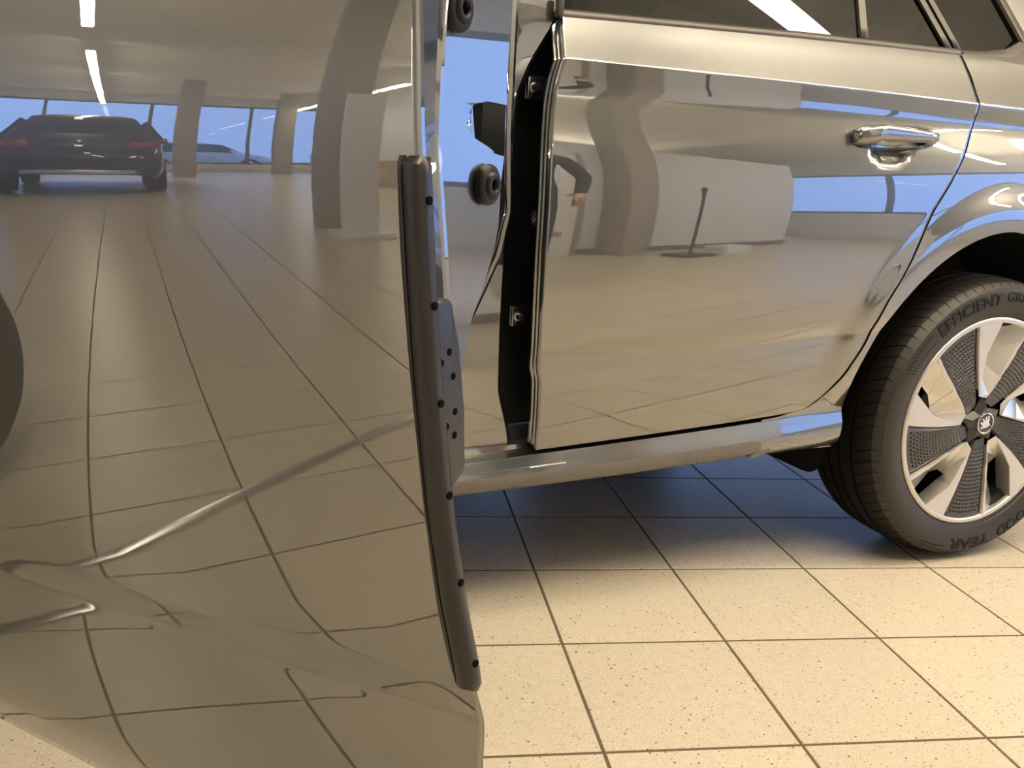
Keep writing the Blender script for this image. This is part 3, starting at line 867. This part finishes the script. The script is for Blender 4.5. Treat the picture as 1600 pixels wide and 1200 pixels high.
# ---- wheel (modelled round its hub, outer face towards -Y)
HUBZ = 0.309
def make_wheel():
    # tyre with circumferential grooves and shoulder sipes
    out = [(.221, .014), (.2275, .0035), (.2315, .0005), (.2350, -.0005), (.2362, -.0030), (.246, -.0065), (.258, -.0095), (.268, -.0105), (.278, -.0095), (.2860, -.0068), (.2872, -.0045), (.2930, .0005), (.2985, .0095), (.3030, .0200), (.3055, .031), (.3068, .043), (.3075, .054)]
    tread = [(.2995, .0545), (.2995, .0615), (.3080, .062), (.3087, .088), (.3010, .0885), (.3010, .0965), (.3087, .097), (.3088, .118), (.3010, .1185), (.3010, .1265), (.3085, .127), (.3078, .146), (.2995, .1465), (.2995, .1535)]
    inn = [(.3068, .154), (.304, .172), (.299, .185), (.288, .197), (.270, .205), (.245, .203), (.225, .195), (.215, .18)]
    prof = out + tread + inn
    n = 76; rows = []
    for i, (r, y) in enumerate(prof):
        row = []
        shoulder = 12 <= i <= 16
        for k in range(n):
            for fr, dr in ((0, 0), (.925, 0), (.935, 1), (.990, 1)):
                cut = .0032 if (shoulder and dr) else (.0012 if i == 11 and dr else 0)
                a = 2 * pi * (k + fr + (.55 * (y - .02) / .03 if shoulder else (-.1 if i <= 11 else .0))) / n
                row.append(((r - cut) * cos(a), y, (r - cut) * sin(a)))
        rows.append(row)
    nc = len(rows[0]); V = [p for r in rows for p in r]
    tyre = link('wheel', mesh('tyre', V, grid_faces(len(rows), nc, 0, True), True, 28), TYRE, CAR, (CL[0], CL[1], HUBZ))
    tyre.data.materials.append(SIDEWALL_LIT)
    for p in tyre.data.polygons:
        if p.center.y < .011 and hypot(p.center.x, p.center.z) < .2995: p.material_index = 1
    def side_y(r): return interp(r, [a for a, b in out[:13]], [b for a, b in out[:13]])
    def polar(a, r, y): return (r * cos(radians(a)), y, r * sin(radians(a)))
    # raised lettering, reading clockwise with the tops of the letters outwards
    def letter(txt, a0, a1, r0, r1, bold):
        cu = bpy.data.curves.new('txt', 'FONT'); cu.body = txt; cu.offset = bold; cu.resolution_u = 3
        to = bpy.data.objects.new('txt', cu); COL.objects.link(to)
        me = bpy.data.meshes.new_from_object(to.evaluated_get(bpy.context.evaluated_depsgraph_get()))
        bpy.data.objects.remove(to); bpy.data.curves.remove(cu)
        bm = bmesh.new(); bm.from_mesh(me); bmesh.ops.triangulate(bm, faces=bm.faces)
        bmesh.ops.subdivide_edges(bm, edges=[e for e in bm.edges if e.calc_length() > .2], cuts=2)
        ex = bmesh.ops.extrude_face_region(bm, geom=bm.faces[:])
        top = {v for v in ex['geom'] if isinstance(v, bmesh.types.BMVert)}
        xs_ = [v.co.x for v in bm.verts]; ys_ = [v.co.y for v in bm.verts]
        x0, x1, y0, y1 = min(xs_), max(xs_), min(ys_), max(ys_)
        for v in bm.verts:
            a = a0 + (a1 - a0) * (v.co.x - x0) / (x1 - x0); r = r0 + (r1 - r0) * (v.co.y - y0) / (y1 - y0)
            v.co = Vector(polar(a, r, side_y(r) + (-.0009 if v in top else .0006)))
        return from_bm('sidewall_lettering', bm, TYRELET, tyre, smooth=False)
    letter('EFFICIENT', 133.0, 95.0, .2540, .2815, .05)
    letter('GRIP', 92.3, 78.0, .2600, .2810, .02)
    letter('GOOD', -45.0, -70.5, .2575, .2835, .035)
    letter('YEAR', -74.5, -101.0, .2575, .2835, .035)
    # slanted tick marks before and after the lettering
    for (b0, b1, nn, ra, rb) in ((135.5, 155, 13, .254, .279), (-104, -120, 16, .276, .289)):
        V, F = [], []
        for k in range(nn):
            a = b0 + (b1 - b0) * k / nn; sh = 1.6
            for (aa, r) in ((a, ra + .0012 * k * .3), (a + .55, ra + .0012 * k * .3), (a + .55 + sh, rb), (a + sh, rb)):
                V.append(polar(aa, r, side_y(r) - .0009)); 
            for (aa, r) in ((a, ra + .0012 * k * .3), (a + .55, ra + .0012 * k * .3), (a + .55 + sh, rb), (a + sh, rb)):
                V.append(polar(aa, r, side_y(r) + .0008))
            q = 8 * k; F += [(q, q + 1, q + 2, q + 3), (q, q + 4, q + 5, q + 1), (q + 1, q + 5, q + 6, q + 2), (q + 2, q + 6, q + 7, q + 3), (q + 3, q + 7, q + 4, q)]
        o = link('sidewall_ticks', mesh('sidewall_ticks', V, F), TYRELET, tyre); o['kind'] = 'stuff'
    # rim: outer ring and barrel
    lathe('rim_ring', [(.2145, .010), (.2150, .0015), (.2165, -.0005), (.2190, -.0012), (.2240, -.0008), (.2268, .0012), (.2275, .004), (.2262, .012), (.222, .02)], 120, SILVER, tyre, 'Y', smooth=True, angle=50)
    lathe('rim_barrel', [(.217, .012), (.207, .022), (.203, .06), (.200, .13), (.210, .17), (.216, .19)], 72, DARK, tyre, 'Y')
    lathe('brake_disc', [(.0, .078), (.06, .078), (.062, .070), (.118, .070), (.120, .073), (.120, .080), (.06, .084)], 64, BRAKE, tyre, 'Y')
    lathe('hub_back_plate', [(.0, .088), (.125, .088), (.198, .11), (.2, .13)], 48, DARK, tyre, 'Y')
    def fy(r): return interp(r, [0, .03, .06, .10, .16, .22], [.0085, .0085, .0060, .0030, .0010, -.0002])
    lo_r = [.040, .052, .085, .126, .175, .2155]; lo_a = [-4, -9, -11.5, -12.2, -13.8, -15.2]
    hi_a = [40, 34, 23.5, 18.8, 16.6, 14.8]
    def lo(r): return interp(r, lo_r, lo_a)
    def hi(r): return interp(r, lo_r, hi_a)
    NR, NCO = 17, 9
    for s in range(5):
        c = 122.5 + 72 * s
        # black dimpled insert
        rows = []
        SUB = 4
        rr = [.0405, .050] + [.0600 + (.2070 - .0600) * i / (NR * SUB) for i in range(NR * SUB + 1)] + [.2115, .2155]
        for i, r in enumerate(rr):
            row = []; gi = i - 2
            mg = .10
            ts = [0, mg * .9] + [mg + (1 - 2 * mg) * j / (NCO * SUB) for j in range(NCO * SUB + 1)] + [1 - mg * .9, 1]
            for j, t in enumerate(ts):
                gj = j - 2
                a = lo(r) + (hi(r) - lo(r)) * t
                d = 0.0
                if 0 <= gi <= NR * SUB and 0 <= gj <= NCO * SUB:
                    u = (gi % SUB); v = ((gj + (2 if (gi // SUB) % 2 else 0)) % SUB)
                    if u in (1, 2) and v in (1, 2): d = .0034 * interp(r, [.06, .10, .2], [.25, .6, 1.0])
                    if u in (0, 3): d = -.0004
                edge = .0 if 0 < t < 1 else .004
                row.append(polar(c + a, r, fy(r) + .0030 + d + edge))
            rows.append(row)
        V = [p for q in rows for p in q]
        link('spoke_insert', mesh('spoke_insert', V, grid_faces(len(rows), len(rows[0])), False), INSERT, tyre)
        # silver blade: sloping face, floor of the pocket, flat plate
        b0 = c                 # angles below are relative to the insert centre
        def P(a, r, d=0.0): return polar(b0 + a, r, fy(r) + d)
        g = .6
        hiE = [(hi(r) + g, r) for r in (.2175, .19, .16, .126, .10, .078, .060)]
        loE = [(72 + lo(r) - g, r) for r in (.2175, .19, .16, .126, .10, .078)]
        apex = (hi(.056) + 13 - 8, .0530)
        tipA = (72 + lo(.060) - g - 2.0, .0600)
        A_ = (15 + 23.5, .2175); E_ = (15 + 34.0, .149); T_ = (15 + 40.5, .078)
        B_ = (15 + 15.5, .2165); C_ = (15 + 19.5, .150); D_ = (15 + 27.5, .132); E2 = (15 + 35.0, .128)
        V = []; F = []
        def add(*ps):
            k = len(V); V.extend(ps); F.append(tuple(range(k, k + len(ps))))
        h = [P(a, r) for a, r in hiE]; hb = [P(a - g * .9, r, .0055) for a, r in hiE]
        dB, dC, dD = P(*B_, .022), P(*C_, .032), P(*D_, .034)
        ap = P(*apex); tp = P(*tipA)
        # narrow flat border along the insert, then the slope
        h2 = [P(a + min(3.0, .40 / r), r) for a, r in hiE]
        for i in range(6): add(h[i], h[i + 1], h2[i + 1], h2[i]); add(hb[i], hb[i + 1], h[i + 1], h[i])
        m1 = P(15 + 10.5, .2165, .008)
        add(h2[0], h2[1], dC, dB); add(h2[1], h2[2], dC); add(h2[2], h2[3], dD, dC); add(h2[3], h2[4], dD); add(h2[4], h2[5], P(*E2, .026), dD); add(h2[5], h2[6], P(*E2, .026))
        add(h[6], ap, tp, h2[6]); 
        # flat plate with its wall into the opening
        arcp = [P(A_[0] + (72 + lo(.2175) - g - A_[0]) * k / 5, .2175) for k in range(6)]
        l = [P(a, r) for a, r in loE]; lb = [P(a + g * .9, r, .0055) for a, r in loE]
        eF, tF = P(*E_), P(*T_)
        add(*arcp, l[1], l[2], l[3], eF)
        add(eF, l[3], l[4], l[5], tp, tF)
        for i in range(5): add(l[i], l[i + 1], lb[i + 1], lb[i])
        aD, eD = P(A_[0], A_[1], .034), P(*E_, .036)
        add(arcp[0], eF, eD, aD); add(eF, tF, P(*E2, .026), eD); add(tF, tp, h2[6], P(*E2, .026))
        add(h2[0], dB, P(B_[0], .2175, .0), ); 
        me = mesh('spoke_blade', V, F)
        bm = bmesh.new(); bm.from_mesh(me); bmesh.ops.remove_doubles(bm, verts=bm.verts, dist=.0002)
        bmesh.ops.bevel(bm, geom=[e for e in bm.edges if len(e.link_faces) == 2 and e.calc_face_angle(0) > radians(22)], offset=.0011, segments=2, affect='EDGES')
        from_bm('spoke_blade', bm, SILVER, tyre, smooth=True, angle=30)
    # hub star and cap
    star = []
    for s in range(5):
        c = 122.5 + 72 * s
        star += [(.058 * cos(radians(c + 46)), .058 * sin(radians(c + 46))), (.0335 * cos(radians(c + 82)), .0335 * sin(radians(c + 82)))]
    V = [(x, fy(.05) + .0045, z) for x, z in star] + [(x * .62, -.0005, z * .62) for x, z in star] + [(0, -.0005, 0)]
    F = [(i, (i + 1) % 10, 10 + (i + 1) % 10, 10 + i) for i in range(10)] + [(10 + i, 10 + (i + 1) % 10, 20) for i in range(10)]
    link('hub_star', mesh('hub_star', V, F), BLACKPL, tyre)
    lathe('centre_cap', [(.0, -.0030), (.0195, -.0030), (.0200, -.0036)], 40, BLACKPL, tyre, 'Y')
    lathe('cap_ring', [(.0198, -.002), (.0202, -.0048), (.0215, -.0058), (.0232, -.0052), (.0240, -.0025), (.0240, .004)], 48, CHROME, tyre, 'Y')
    # winged arrow emblem
    def flat(name, polys):
        bm = bmesh.new()
        for pl in polys:
            fv = [bm.verts.new((x * .0195, -.0046, z * .0195)) for x, z in pl]; bv = [bm.verts.new((x * .0195, -.0026, z * .0195)) for x, z in pl]
            bm.faces.new(fv); m = len(pl)
            for i in range(m): bm.faces.new((fv[i], fv[(i + 1) % m], bv[(i + 1) % m], bv[i]))
        return from_bm(name, bm, CHROME, tyre, smooth=False)
    arrow = [(-.62, -.62), (.42, -.42), (.42, -.28), (.80, -.36), (.50, .05), (.36, -.12), (-.55, -.40), (-.72, -.5)]
    body_ = [(-.30, -.36), (-.80, .02), (-.72, .20), (-.25, .05), (-.60, .45), (-.45, .58), (.02, .18), (-.22, .70), (0, .80), (.22, .28), (.18, .84), (.42, .80), (.50, .25), (.42, -.05), (.30, -.22)]
    flat('cap_emblem', [arrow, body_])
    return tyre

def copy_tree(o, parent, loc, rot):
    c = o.copy(); COL.objects.link(c); c.parent = parent; c.location = loc; c.rotation_euler = rot
    for ch in list(o.children):
        d = ch.copy(); COL.objects.link(d); d.parent = c
    return c
wheel = make_wheel()
copy_tree(wheel, CAR, (-2.65 + CL[0] + .1 * sin(radians(38)), CL[1] + .11 - .1 * cos(radians(38)), HUBZ), (0, 0, radians(38)))   # steered outwards
copy_tree(wheel, CAR, (0 + CL[0], CL[1] + 1.72, HUBZ), (0, 0, pi))
copy_tree(wheel, CAR, (-2.65 + CL[0], CL[1] + 1.71, HUBZ), (0, 0, pi))

# spat in front of the rear wheel
prism('wheel_spat', [(-.465, .272), (-.452, .245), (-.425, .222), (-.395, .203), (-.375, .197), (-.358, .200), (-.346, .215), (-.330, .262), (-.33, .29), (-.42, .29)], .085, .20, HOLE, CAR, 'Y', .003, CL)

# ---- rear side window in the quarter panel
rows = []
for k in range(9):
    t = k / 8; row = []
    for j in range(13):
        s = j / 12; X = -.117 + .200 * s
        z0 = zbelt(X, .012) + interp(s, [0, .35, .7, 1], [0, .002, .010, .034]); z = z0 * (1 - t) + 1.38 * t
        X2 = X - .62 * (z - 1.04)
        row.append((X2, glass_y(X2, z) + .003, z))
    rows.append(row)
sheet('quarter_window', rows, PRIVACY, quarter, True, 60, flip=(0, -1, 0))
post('quarter_window_post', -.138, -.118, -.60, quarter, TRIM)
rows = []
for j in range(25):
    s = j / 24; X = -.132 + .22 * s
    z0 = zbelt(X, 0) + interp(s, [0, .35, .7, 1], [0, .002, .010, .034])
    rows.append([(X, glass_y(X, z0 + d) + e, z0 + d) for d, e in ((-.002, .004), (0, -.003), (.006, -.004), (.014 + .006 * s, .001), (.014 + .006 * s, .006))])
sheet('quarter_window_trim', rows, TRIM, quarter, True, 50, flip=(0, -1, 0))
rows = []
for j in range(13):
    t = j / 12; z = 1.075 + .325 * t; x = .080 - .62 * (z - 1.09)
    rows.append([(x + a, glass_y(x, z) - .002 + b, z) for a, b in ((-.004, .006), (0, 0), (.020, 0), (.024, .004))])
sheet('quarter_window_rear_trim', rows, TRIM, quarter, True, 50, flip=(0, -1, 0))
rows = []
for j in range(13):
    t = j / 12; z = 1.04 + .36 * t; x = .103 - .62 * (z - 1.09)
    rows.append([(x + (.60 - .1 * t) * k / 8, glass_y(x, z) + .004 + .12 * (k / 8) ** 2, z) for k in range(9)])
sheet('rear_pillar', rows, PAINT, quarter, True, 50, flip=(0, -1, 0))

# ---- remaining body: fender, far side, bonnet, bumpers, roof, glass, underside, cabin
def plan2(X): return 0.11 * max(0.0, -2.35 - X) ** 1.6
def side_sheet(name, x0, x1, arches, far):
    rows = []
    znl = [.250, .258, .266, .274, .283, .292, .30] + [.305 + .012 * k for k in range(57)]
    nx = int((x1 - x0) / .018)
    bm = bmesh.new(); G = []
    for zn in znl:
        r = []
        for k in range(nx + 1):
            X = x0 + (x1 - x0) * k / nx; z = z_of(X, zn)
            for cx in arches:
                d = hypot(X - cx, z - .318)
                if .345 < d < .383: f = .383 / d; X = cx + (X - cx) * f; z = .318 + (z - .318) * f
            y = BY(X, z) + plan2(X) + sum(flare(X, z, cx) for cx in arches)
            r.append(bm.verts.new((X, (W2 - y) if far else y, z)))
        G.append(r)
    for i in range(len(G) - 1):
        for k in range(nx):
            q = (G[i][k], G[i][k + 1], G[i + 1][k + 1], G[i + 1][k])
            if any(all(hypot(v.co.x - cx, v.co.z - .318) < .3825 for v in q) for cx in arches): continue
            bm.faces.new(q)
    bmesh.ops.delete(bm, geom=[v for v in bm.verts if not v.link_faces], context='VERTS')
    return from_bm(name, bm, PAINT, CAR, CL, angle=60)
side_sheet('front_fender', -3.32, -2.175, [-2.65], False)
side_sheet('far_side_panel', -3.32, .70, [-2.65, 0.0], True)
def loft(name, secs, mat, parent=CAR, thick=0.0, bow=0.03, n=20):
    """secs: list of (X, z, half width); each section bows upwards in the middle"""
    rows = []
    for X, z, hw in secs:
        rows.append([(X, .86 + hw * (2 * k / n - 1), z + bow * (1 - (2 * k / n - 1) ** 2) - .05 * abs(2 * k / n - 1) ** 6) for k in range(n + 1)])
    return sheet(name, rows, mat, parent, True, 50, thick, CL if parent is CAR else (0, 0, 0))
loft('bonnet', [(-3.34, .72, .62), (-3.25, .80, .70), (-3.0, .87, .76), (-2.6, .93, .80), (-2.1, .985, .82)], PAINT)
loft('windscreen', [(-2.1, .985, .80), (-1.75, 1.21, .72), (-1.45, 1.39, .64)], PRIVACY)
loft('roof', [(-1.47, 1.40, .64), (-1.2, 1.45, .65), (-.6, 1.47, .65), (0, 1.45, .64), (.40, 1.39, .62)], PAINT, bow=.05)
loft('rear_window', [(.40, 1.39, .62), (.62, 1.06, .72)], PRIVACY)
loft('tailgate', [(.62, 1.06, .66), (.74, .97, .62), (.785, .85, .62), (.785, .70, .62), (.785, .60, .62)], PAINT)
loft('rear_bumper', [(.785, .60, .62), (.80, .50, .64), (.79, .36, .64), (.70, .28, .62)], PAINT)
loft('front_bumper', [(-3.34, .72, .66), (-3.42, .60, .66), (-3.42, .40, .66), (-3.36, .24, .64)], PAINT)
box('grille', (-3.40, .86, .62), (.06, .95, .14), BLACKPL, CAR, .02, CL)
for yy in (.24, 1.48): box('headlamp', (-3.27, yy, .70), (.10, .26, .09), CHROME, CAR, .02, CL)
for yy in (.26, 1.46): box('tail_lamp', (.775, yy, .86), (.05, .26, .13), REDL, CAR, .02, CL)
box('underbody', (-1.42, .90, .205), (1.55, 1.26, .06), DARK, CAR, .01, CL)
for X in (-2.62, 0.0): tube('axle', [(X, .2, .30), (X, 1.52, .30)], .035, DARK, CAR, 10, CL)
box('cabin_floor', (-1.1, .86, .31), (1.9, 1.35, .03), FABRIC, CAR, .005, CL)
box('rear_door_trim', (-.66, .20, .62), (.66, .03, .62), FABRIC, CAR, .01, CL)
bm = bmesh.new(); box_bm(bm, (-.46, .86, .52), (.52, 1.2, .14), .04); box_bm(bm, (-.18, .86, .82), (.14, 1.2, .62), .04, Matrix.Rotation(radians(14), 3, 'Y'))
from_bm('rear_seat', bm, FABRIC, CAR, CL)
bm = bmesh.new(); box_bm(bm, (-1.50, .48, .52), (.52, .48, .14), .04); box_bm(bm, (-1.20, .48, .84), (.13, .48, .62), .05, Matrix.Rotation(radians(16), 3, 'Y')); box_bm(bm, (-1.07, .48, 1.24), (.09, .26, .18), .04)
fs = from_bm('front_seat', bm, FABRIC, CAR, CL)
c2 = fs.copy(); COL.objects.link(c2); c2.location = (CL[0], CL[1] + .74, 0)
box('dashboard', (-1.98, .86, .84), (.30, 1.3, .22), FABRIC, CAR, .05, CL)
tube('roof_side_rail', [(-2.08, .07, 1.0), (-1.80, .14, 1.22), (-1.50, .20, 1.40), (-1.2, .215, 1.435), (-.6, .22, 1.445), (0, .235, 1.43), (.38, .27, 1.38)], .022, PAINT, CAR, 8, CL)
rows = []
for k in range(9):
    z = 1.02 + .40 * k / 8
    rows.append([(-1.105 + .04 * j, glass_y(-1.06, z) + .012, z) for j in range(3)])
sheet('pillar_cover', rows, BLACKPL, pillar, True, 40)

# ------------------------------------------------------------------ other things in the hall (seen mirrored in the paintwork)
def parked_car(label, x, y, rotz, body, tail=True):
    """a hatchback with its rear towards local +x"""
    r = empty('parked_car', room(x, y, 0), ROOM_ROT + rotz)
    secs = [(-2.12, .30, .52, .62, .55), (-2.05, .25, .68, .80, .72), (-1.75, .22, .82, .87, .80), (-1.15, .22, .95, .90, .80), (-.55, .22, 1.42, .90, .62), (0, .22, 1.56, .90, .62), (.7, .22, 1.57, .90, .61), (1.35, .22, 1.50, .90, .60), (1.78, .22, 1.12, .89, .74), (2.02, .26, 1.00, .87, .76), (2.12, .30, .72, .84, .76), (2.10, .34, .55, .80, .72)]
    rows = []
    for X, zl, zt, hw, tw in secs:
        zb = min(zt, .98)
        half = [(hw * .86, zl), (hw * .97, zl + .08), (hw, zl + .28), (hw * .99, (zl + zb) / 2 + .12), (hw * .95, zb - .02), (tw + .04, (zb + zt) / 2 + .02), (tw * .98, zt - .05), (tw * .75, zt - .008), (0, zt)]
        rows.append([(X, -a, b) for a, b in half] + [(X, a, b) for a, b in half[::-1][1:]])
    nr, nc = len(rows), len(rows[0])
    V = [p for q in rows for p in q]; F = grid_faces(nr, nc) + [tuple(range(nc)), tuple(len(V) - nc + k for k in range(nc))]
    o = link('body', mesh('parked_car_body', V, F, True, 40), body, r)
    md = o.modifiers.new('smooth', 'SUBSURF'); md.levels = 1; md.render_levels = 1
    def pane(name, pts, off):
        n = (Vector(pts[1]) - Vector(pts[0])).cross(Vector(pts[3]) - Vector(pts[0])).normalized()
        if n.dot(Vector(off)) < 0: n = -n
        V = [Vector(p) + n * .02 for p in pts] + [Vector(p) - n * .04 for p in pts]
        link(name, mesh(name, V, [(0, 1, 2, 3), (0, 1, 5, 4), (1, 2, 6, 5), (2, 3, 7, 6), (3, 0, 4, 7)]), PRIVACY_DARK, r)
    pane('rear_window', [(1.80, -.66, 1.10), (1.80, .66, 1.10), (1.42, .54, 1.44), (1.42, -.54, 1.44)], (1, 0, .5))
    pane('windscreen', [(-1.12, -.70, .98), (-1.12, .70, .98), (-.56, .54, 1.38), (-.56, -.54, 1.38)], (-1, 0, .5))
    for sgn in (-1, 1):
        pane('side_window', [(-.85, sgn * .86, 1.02), (1.35, sgn * .86, 1.04), (1.1, sgn * .68, 1.42), (-.45, sgn * .68, 1.40)], (0, sgn, .3))
        box('tail_lamp', (2.03, sgn * .66, .90), (.10, .34, .13), REDL, r, .02)
        box('headlamp', (-2.02, sgn * .60, .68), (.12, .30, .10), CHROME, r, .02)
        tube('door_mirror', [(-.75, sgn * .86, 1.02), (-.75, sgn * 1.02, 1.06)], [.05, .075], body, r, 8)
        for X in (-1.30, 1.32):
            lathe('wheel', [(.18, -.02), (.24, -.06), (.31, -.05), (.33, -.0), (.33, .13), (.30, .16), (.2, .16)], 28, TYRE, r, 'Y', (X, sgn * .80 - (.05 if sgn > 0 else .05), .33))
            lathe('wheel_disc', [(.0, 0), (.17, -.01), (.20, 0)] , 24, SILVER, r, 'Y', (X, sgn * .885, .33))
    box('plate_holder', (2.105, 0, .80), (.02, .50, .11), BLACKPL, r, .003)
    box('rear_skid_strip', (2.11, 0, .385), (.03, 1.15, .07), ALU, r, .01)
    box('tailgate_badge', (2.07, 0, .955), (.05, .09, .03), CHROME, r, .005)
    tag(r, label, 'car')
    return r
PRIVACY_DARK = simple('dark_window_tint', (0.015, 0.018, 0.018), 0.05, spec=0.6)
parked_car('black hatchback seen from behind, mirrored in the open front door', -12.6, -0.62, 0.0, PAINT_BLACK)

# outdoor ground and cars beyond the far windows
gp = struct(box('ground', (-38.2, 2, -0.20), (32, 60, 0.1), ASPHALT, None, 0.0, rotz=ROOM_ROT), 'grey asphalt yard outside the windows')
gp2 = struct(box('ground', (20, 2, -0.20), (24, 60, 0.1), ASPHALT, None, 0.0, rotz=ROOM_ROT), 'grey asphalt yard outside the right windows')
for k, (x, y, rz, lab) in enumerate(((-26.5, -3.0, 1.3, 'white car parked outdoors, nearest the middle of the far window band'), (-27.0, -8.6, 1.75, 'white car parked outdoors, at the right end of the far window band'), (-34, -18.0, 1.5, 'white car parked outdoors, far beyond the window corner'))):
    c = parked_car(lab, x, y, rz, PAINT_WHITE); c.location.z = -0.15

# display stele
t = empty('display_stele', room(-5.9, -2.42, 0), ROOM_ROT)
box('stele_base', (0, 0, .02), (.34, .34, .04), WHITEPL, t, .006)
box('stele_panel', (0, 0, .74), (.05, .24, 1.40), WHITEPL, t, .008)
tag(t, 'slim white display stele standing beside the dark column', 'display stand')
# low counter
t = empty('low_counter', room(-12.2, -4.6, 0), ROOM_ROT)
box('counter_body', (0, 0, .30), (.6, 1.9, .60), OAK, t, .01); box('counter_top', (0, 0, .62), (.66, 1.96, .04), OAK, t, .006)
tag(t, 'low pale wooden counter near the far windows', 'counter')
# flat aluminium cable cover on the floor
o = box('cable_cover', (0, 0, .0035), (1.95, .032, .007), ALU, None, .0025, loc=room(-2.52, -1.47, 0), rotz=ROOM_ROT + atan2(.90, .54))
tag(o, 'flat aluminium cable cover lying across the floor tiles', 'cable cover')
# slim pole stand and white box by the partition
t = empty('pole_stand', room(2.85, -3.05, 0), ROOM_ROT)
box('stand_base', (0, 0, .02), (.42, .28, .04), BLACKPL, t, .006)
tube('stand_pole', [(0, 0, .04), (0, 0, .5), (.01, .01, 1.15)], .016, BLACKPL, t, 10)
tube('pole_head', [(.01, .01, 1.12), (.0, .02, 1.24)], [.03, .024], BLACKPL, t, 10)
tag(t, 'black pole stand on a flat base in front of the partition wall', 'stand')
o = box('white_box', (0, 0, .07), (.40, .25, .14), WHITEPL, None, .01, loc=room(3.4, -3.05, 0), rotz=ROOM_ROT)
tag(o, 'small white box on the floor beside the black pole stand', 'box')

# person standing behind the viewer, only partly mirrored in the rear door
def person(x, y, rot):
    r = empty('person', room(x, y, 0), ROOM_ROT + rot)
    def skinned(name, joints, edges, mats, pick, root=0, sub=2):
        me = bpy.data.meshes.new(name); me.from_pydata([j[:3] for j in joints], edges, []); me.update()
        o = link(name, me, None, r)
        sk = o.modifiers.new('skin', 'SKIN'); sk.use_smooth_shade = True
        for i, j in enumerate(joints):
            sv = me.skin_vertices[0].data[i]; sv.radius = (j[3], j[4] if len(j) > 4 else j[3]); sv.use_root = (i == root)
        sb = o.modifiers.new('sub', 'SUBSURF'); sb.levels = sub; sb.render_levels = sub
        dg = bpy.context.evaluated_depsgraph_get()
        me2 = bpy.data.meshes.new_from_object(o.evaluated_get(dg))
        o.modifiers.clear(); o.data = me2
        for m in mats: me2.materials.append(m)
        for p in me2.polygons: p.material_index = pick(p.center); p.use_smooth = True
        return o
    # faces local -x; joints: x forward/back, y left/right, z up
    J = [(0, 0, .90, .115, .155), (0, 0, 1.05, .105, .145), (.0, 0, 1.22, .115, .165), (0, 0, 1.34, .10, .17), (0, 0, 1.41, .055, .06), (-.005, 0, 1.47, .05, .05),
         (0, .09, .84, .09), (-.01, .10, .48, .062), (.01, .105, .10, .042), (-.02, .105, .045, .040), (-.13, .115, .032, .034),
         (0, -.09, .84, .09), (-.02, -.10, .48, .062), (.0, -.105, .10, .042), (-.03, -.105, .045, .040), (-.14, -.115, .032, .034),
         (0, .19, 1.34, .058), (.03, .31, 1.09, .046), (-.08, .25, .88, .034), (-.11, .23, .83, .030, .02),
         (0, -.19, 1.34, .058), (.02, -.27, 1.08, .046), (-.10, -.24, .87, .034), (-.13, -.22, .82, .030, .02)]
    E_ = [(0, 1), (1, 2), (2, 3), (3, 4), (4, 5), (0, 6), (6, 7), (7, 8), (8, 9), (9, 10), (0, 11), (11, 12), (12, 13), (13, 14), (14, 15), (3, 16), (16, 17), (17, 18), (18, 19), (3, 20), (20, 21), (21, 22), (22, 23)]
    for side, base in ((1, 19), (-1, 23)):
        bx_, by_, bz_ = J[base][:3]
        for k in range(4):
            q = len(J); dy = (k - 1.5) * .017 * side
            J.append((bx_ - .015, by_ + dy, bz_ - .045, .0095)); J.append((bx_ - .005, by_ + dy, bz_ - .085 - .006 * (1.5 - abs(k - 1.5)), .0085)); E_ += [(base, q), (q, q + 1)]
        q = len(J); J.append((bx_ - .035, by_ - .03 * side, bz_ - .025, .010)); J.append((bx_ - .045, by_ - .035 * side, bz_ - .055, .009)); E_ += [(base, q), (q, q + 1)]
    def pick(c):
        if c.z < .075: return 2
        if c.z < .86 and abs(c.y) < .2: return 1
        if c.z > 1.43: return 3
        if c.z < .885 and abs(c.y) > .19: return 3
        return 0
    skinned('body', J, E_, (NAVY, JEANS, WHITEPL, SKIN), pick)
    # head with nose, ears and hair
    bm = bmesh.new()
    bmesh.ops.create_uvsphere(bm, u_segments=24, v_segments=16, radius=1)
    for v in bm.verts:
        x_, y_, z_ = v.co
        k = 1 - .18 * max(0, -z_)
        v.co = Vector((x_ * .098 * k - (.012 if z_ < -.2 and x_ < 0 else 0), y_ * .076 * k, 1.585 + z_ * .118))
        if x_ < -.85 and abs(y_) < .25 and -.35 < z_ < .1: v.co.x -= .018
    h = from_bm('head', bm, SKIN, r, angle=80)
    for sg in (-1, 1):
        lathe('ear', [(0, 0), (.022, .002), (.028, .008), (.02, .014)], 12, SKIN, h, 'Y', (.005, sg * .076 - .007, 1.58))
        lathe('eye', [(0, -.004), (.010, -.002), (.012, .004)], 10, WHITEPL, h, 'X', (-.094, sg * .030, 1.592))
    bm = bmesh.new(); bmesh.ops.create_uvsphere(bm, u_segments=24, v_segments=16, radius=1)
    bmesh.ops.delete(bm, geom=[v for v in bm.verts if v.co.z < -.25 or (v.co.x < -.45 and v.co.z < .45)], context='VERTS')
    for v in bm.verts: v.co = Vector((v.co.x * .106, v.co.y * .084, 1.592 + v.co.z * .122))
    from_bm('hair', bm, HAIR, r, angle=80)
    tag(r, 'person in dark jacket and trousers with white shoes and one bent arm', 'person')
    return r
person(0.22, -2.02, -1.2)
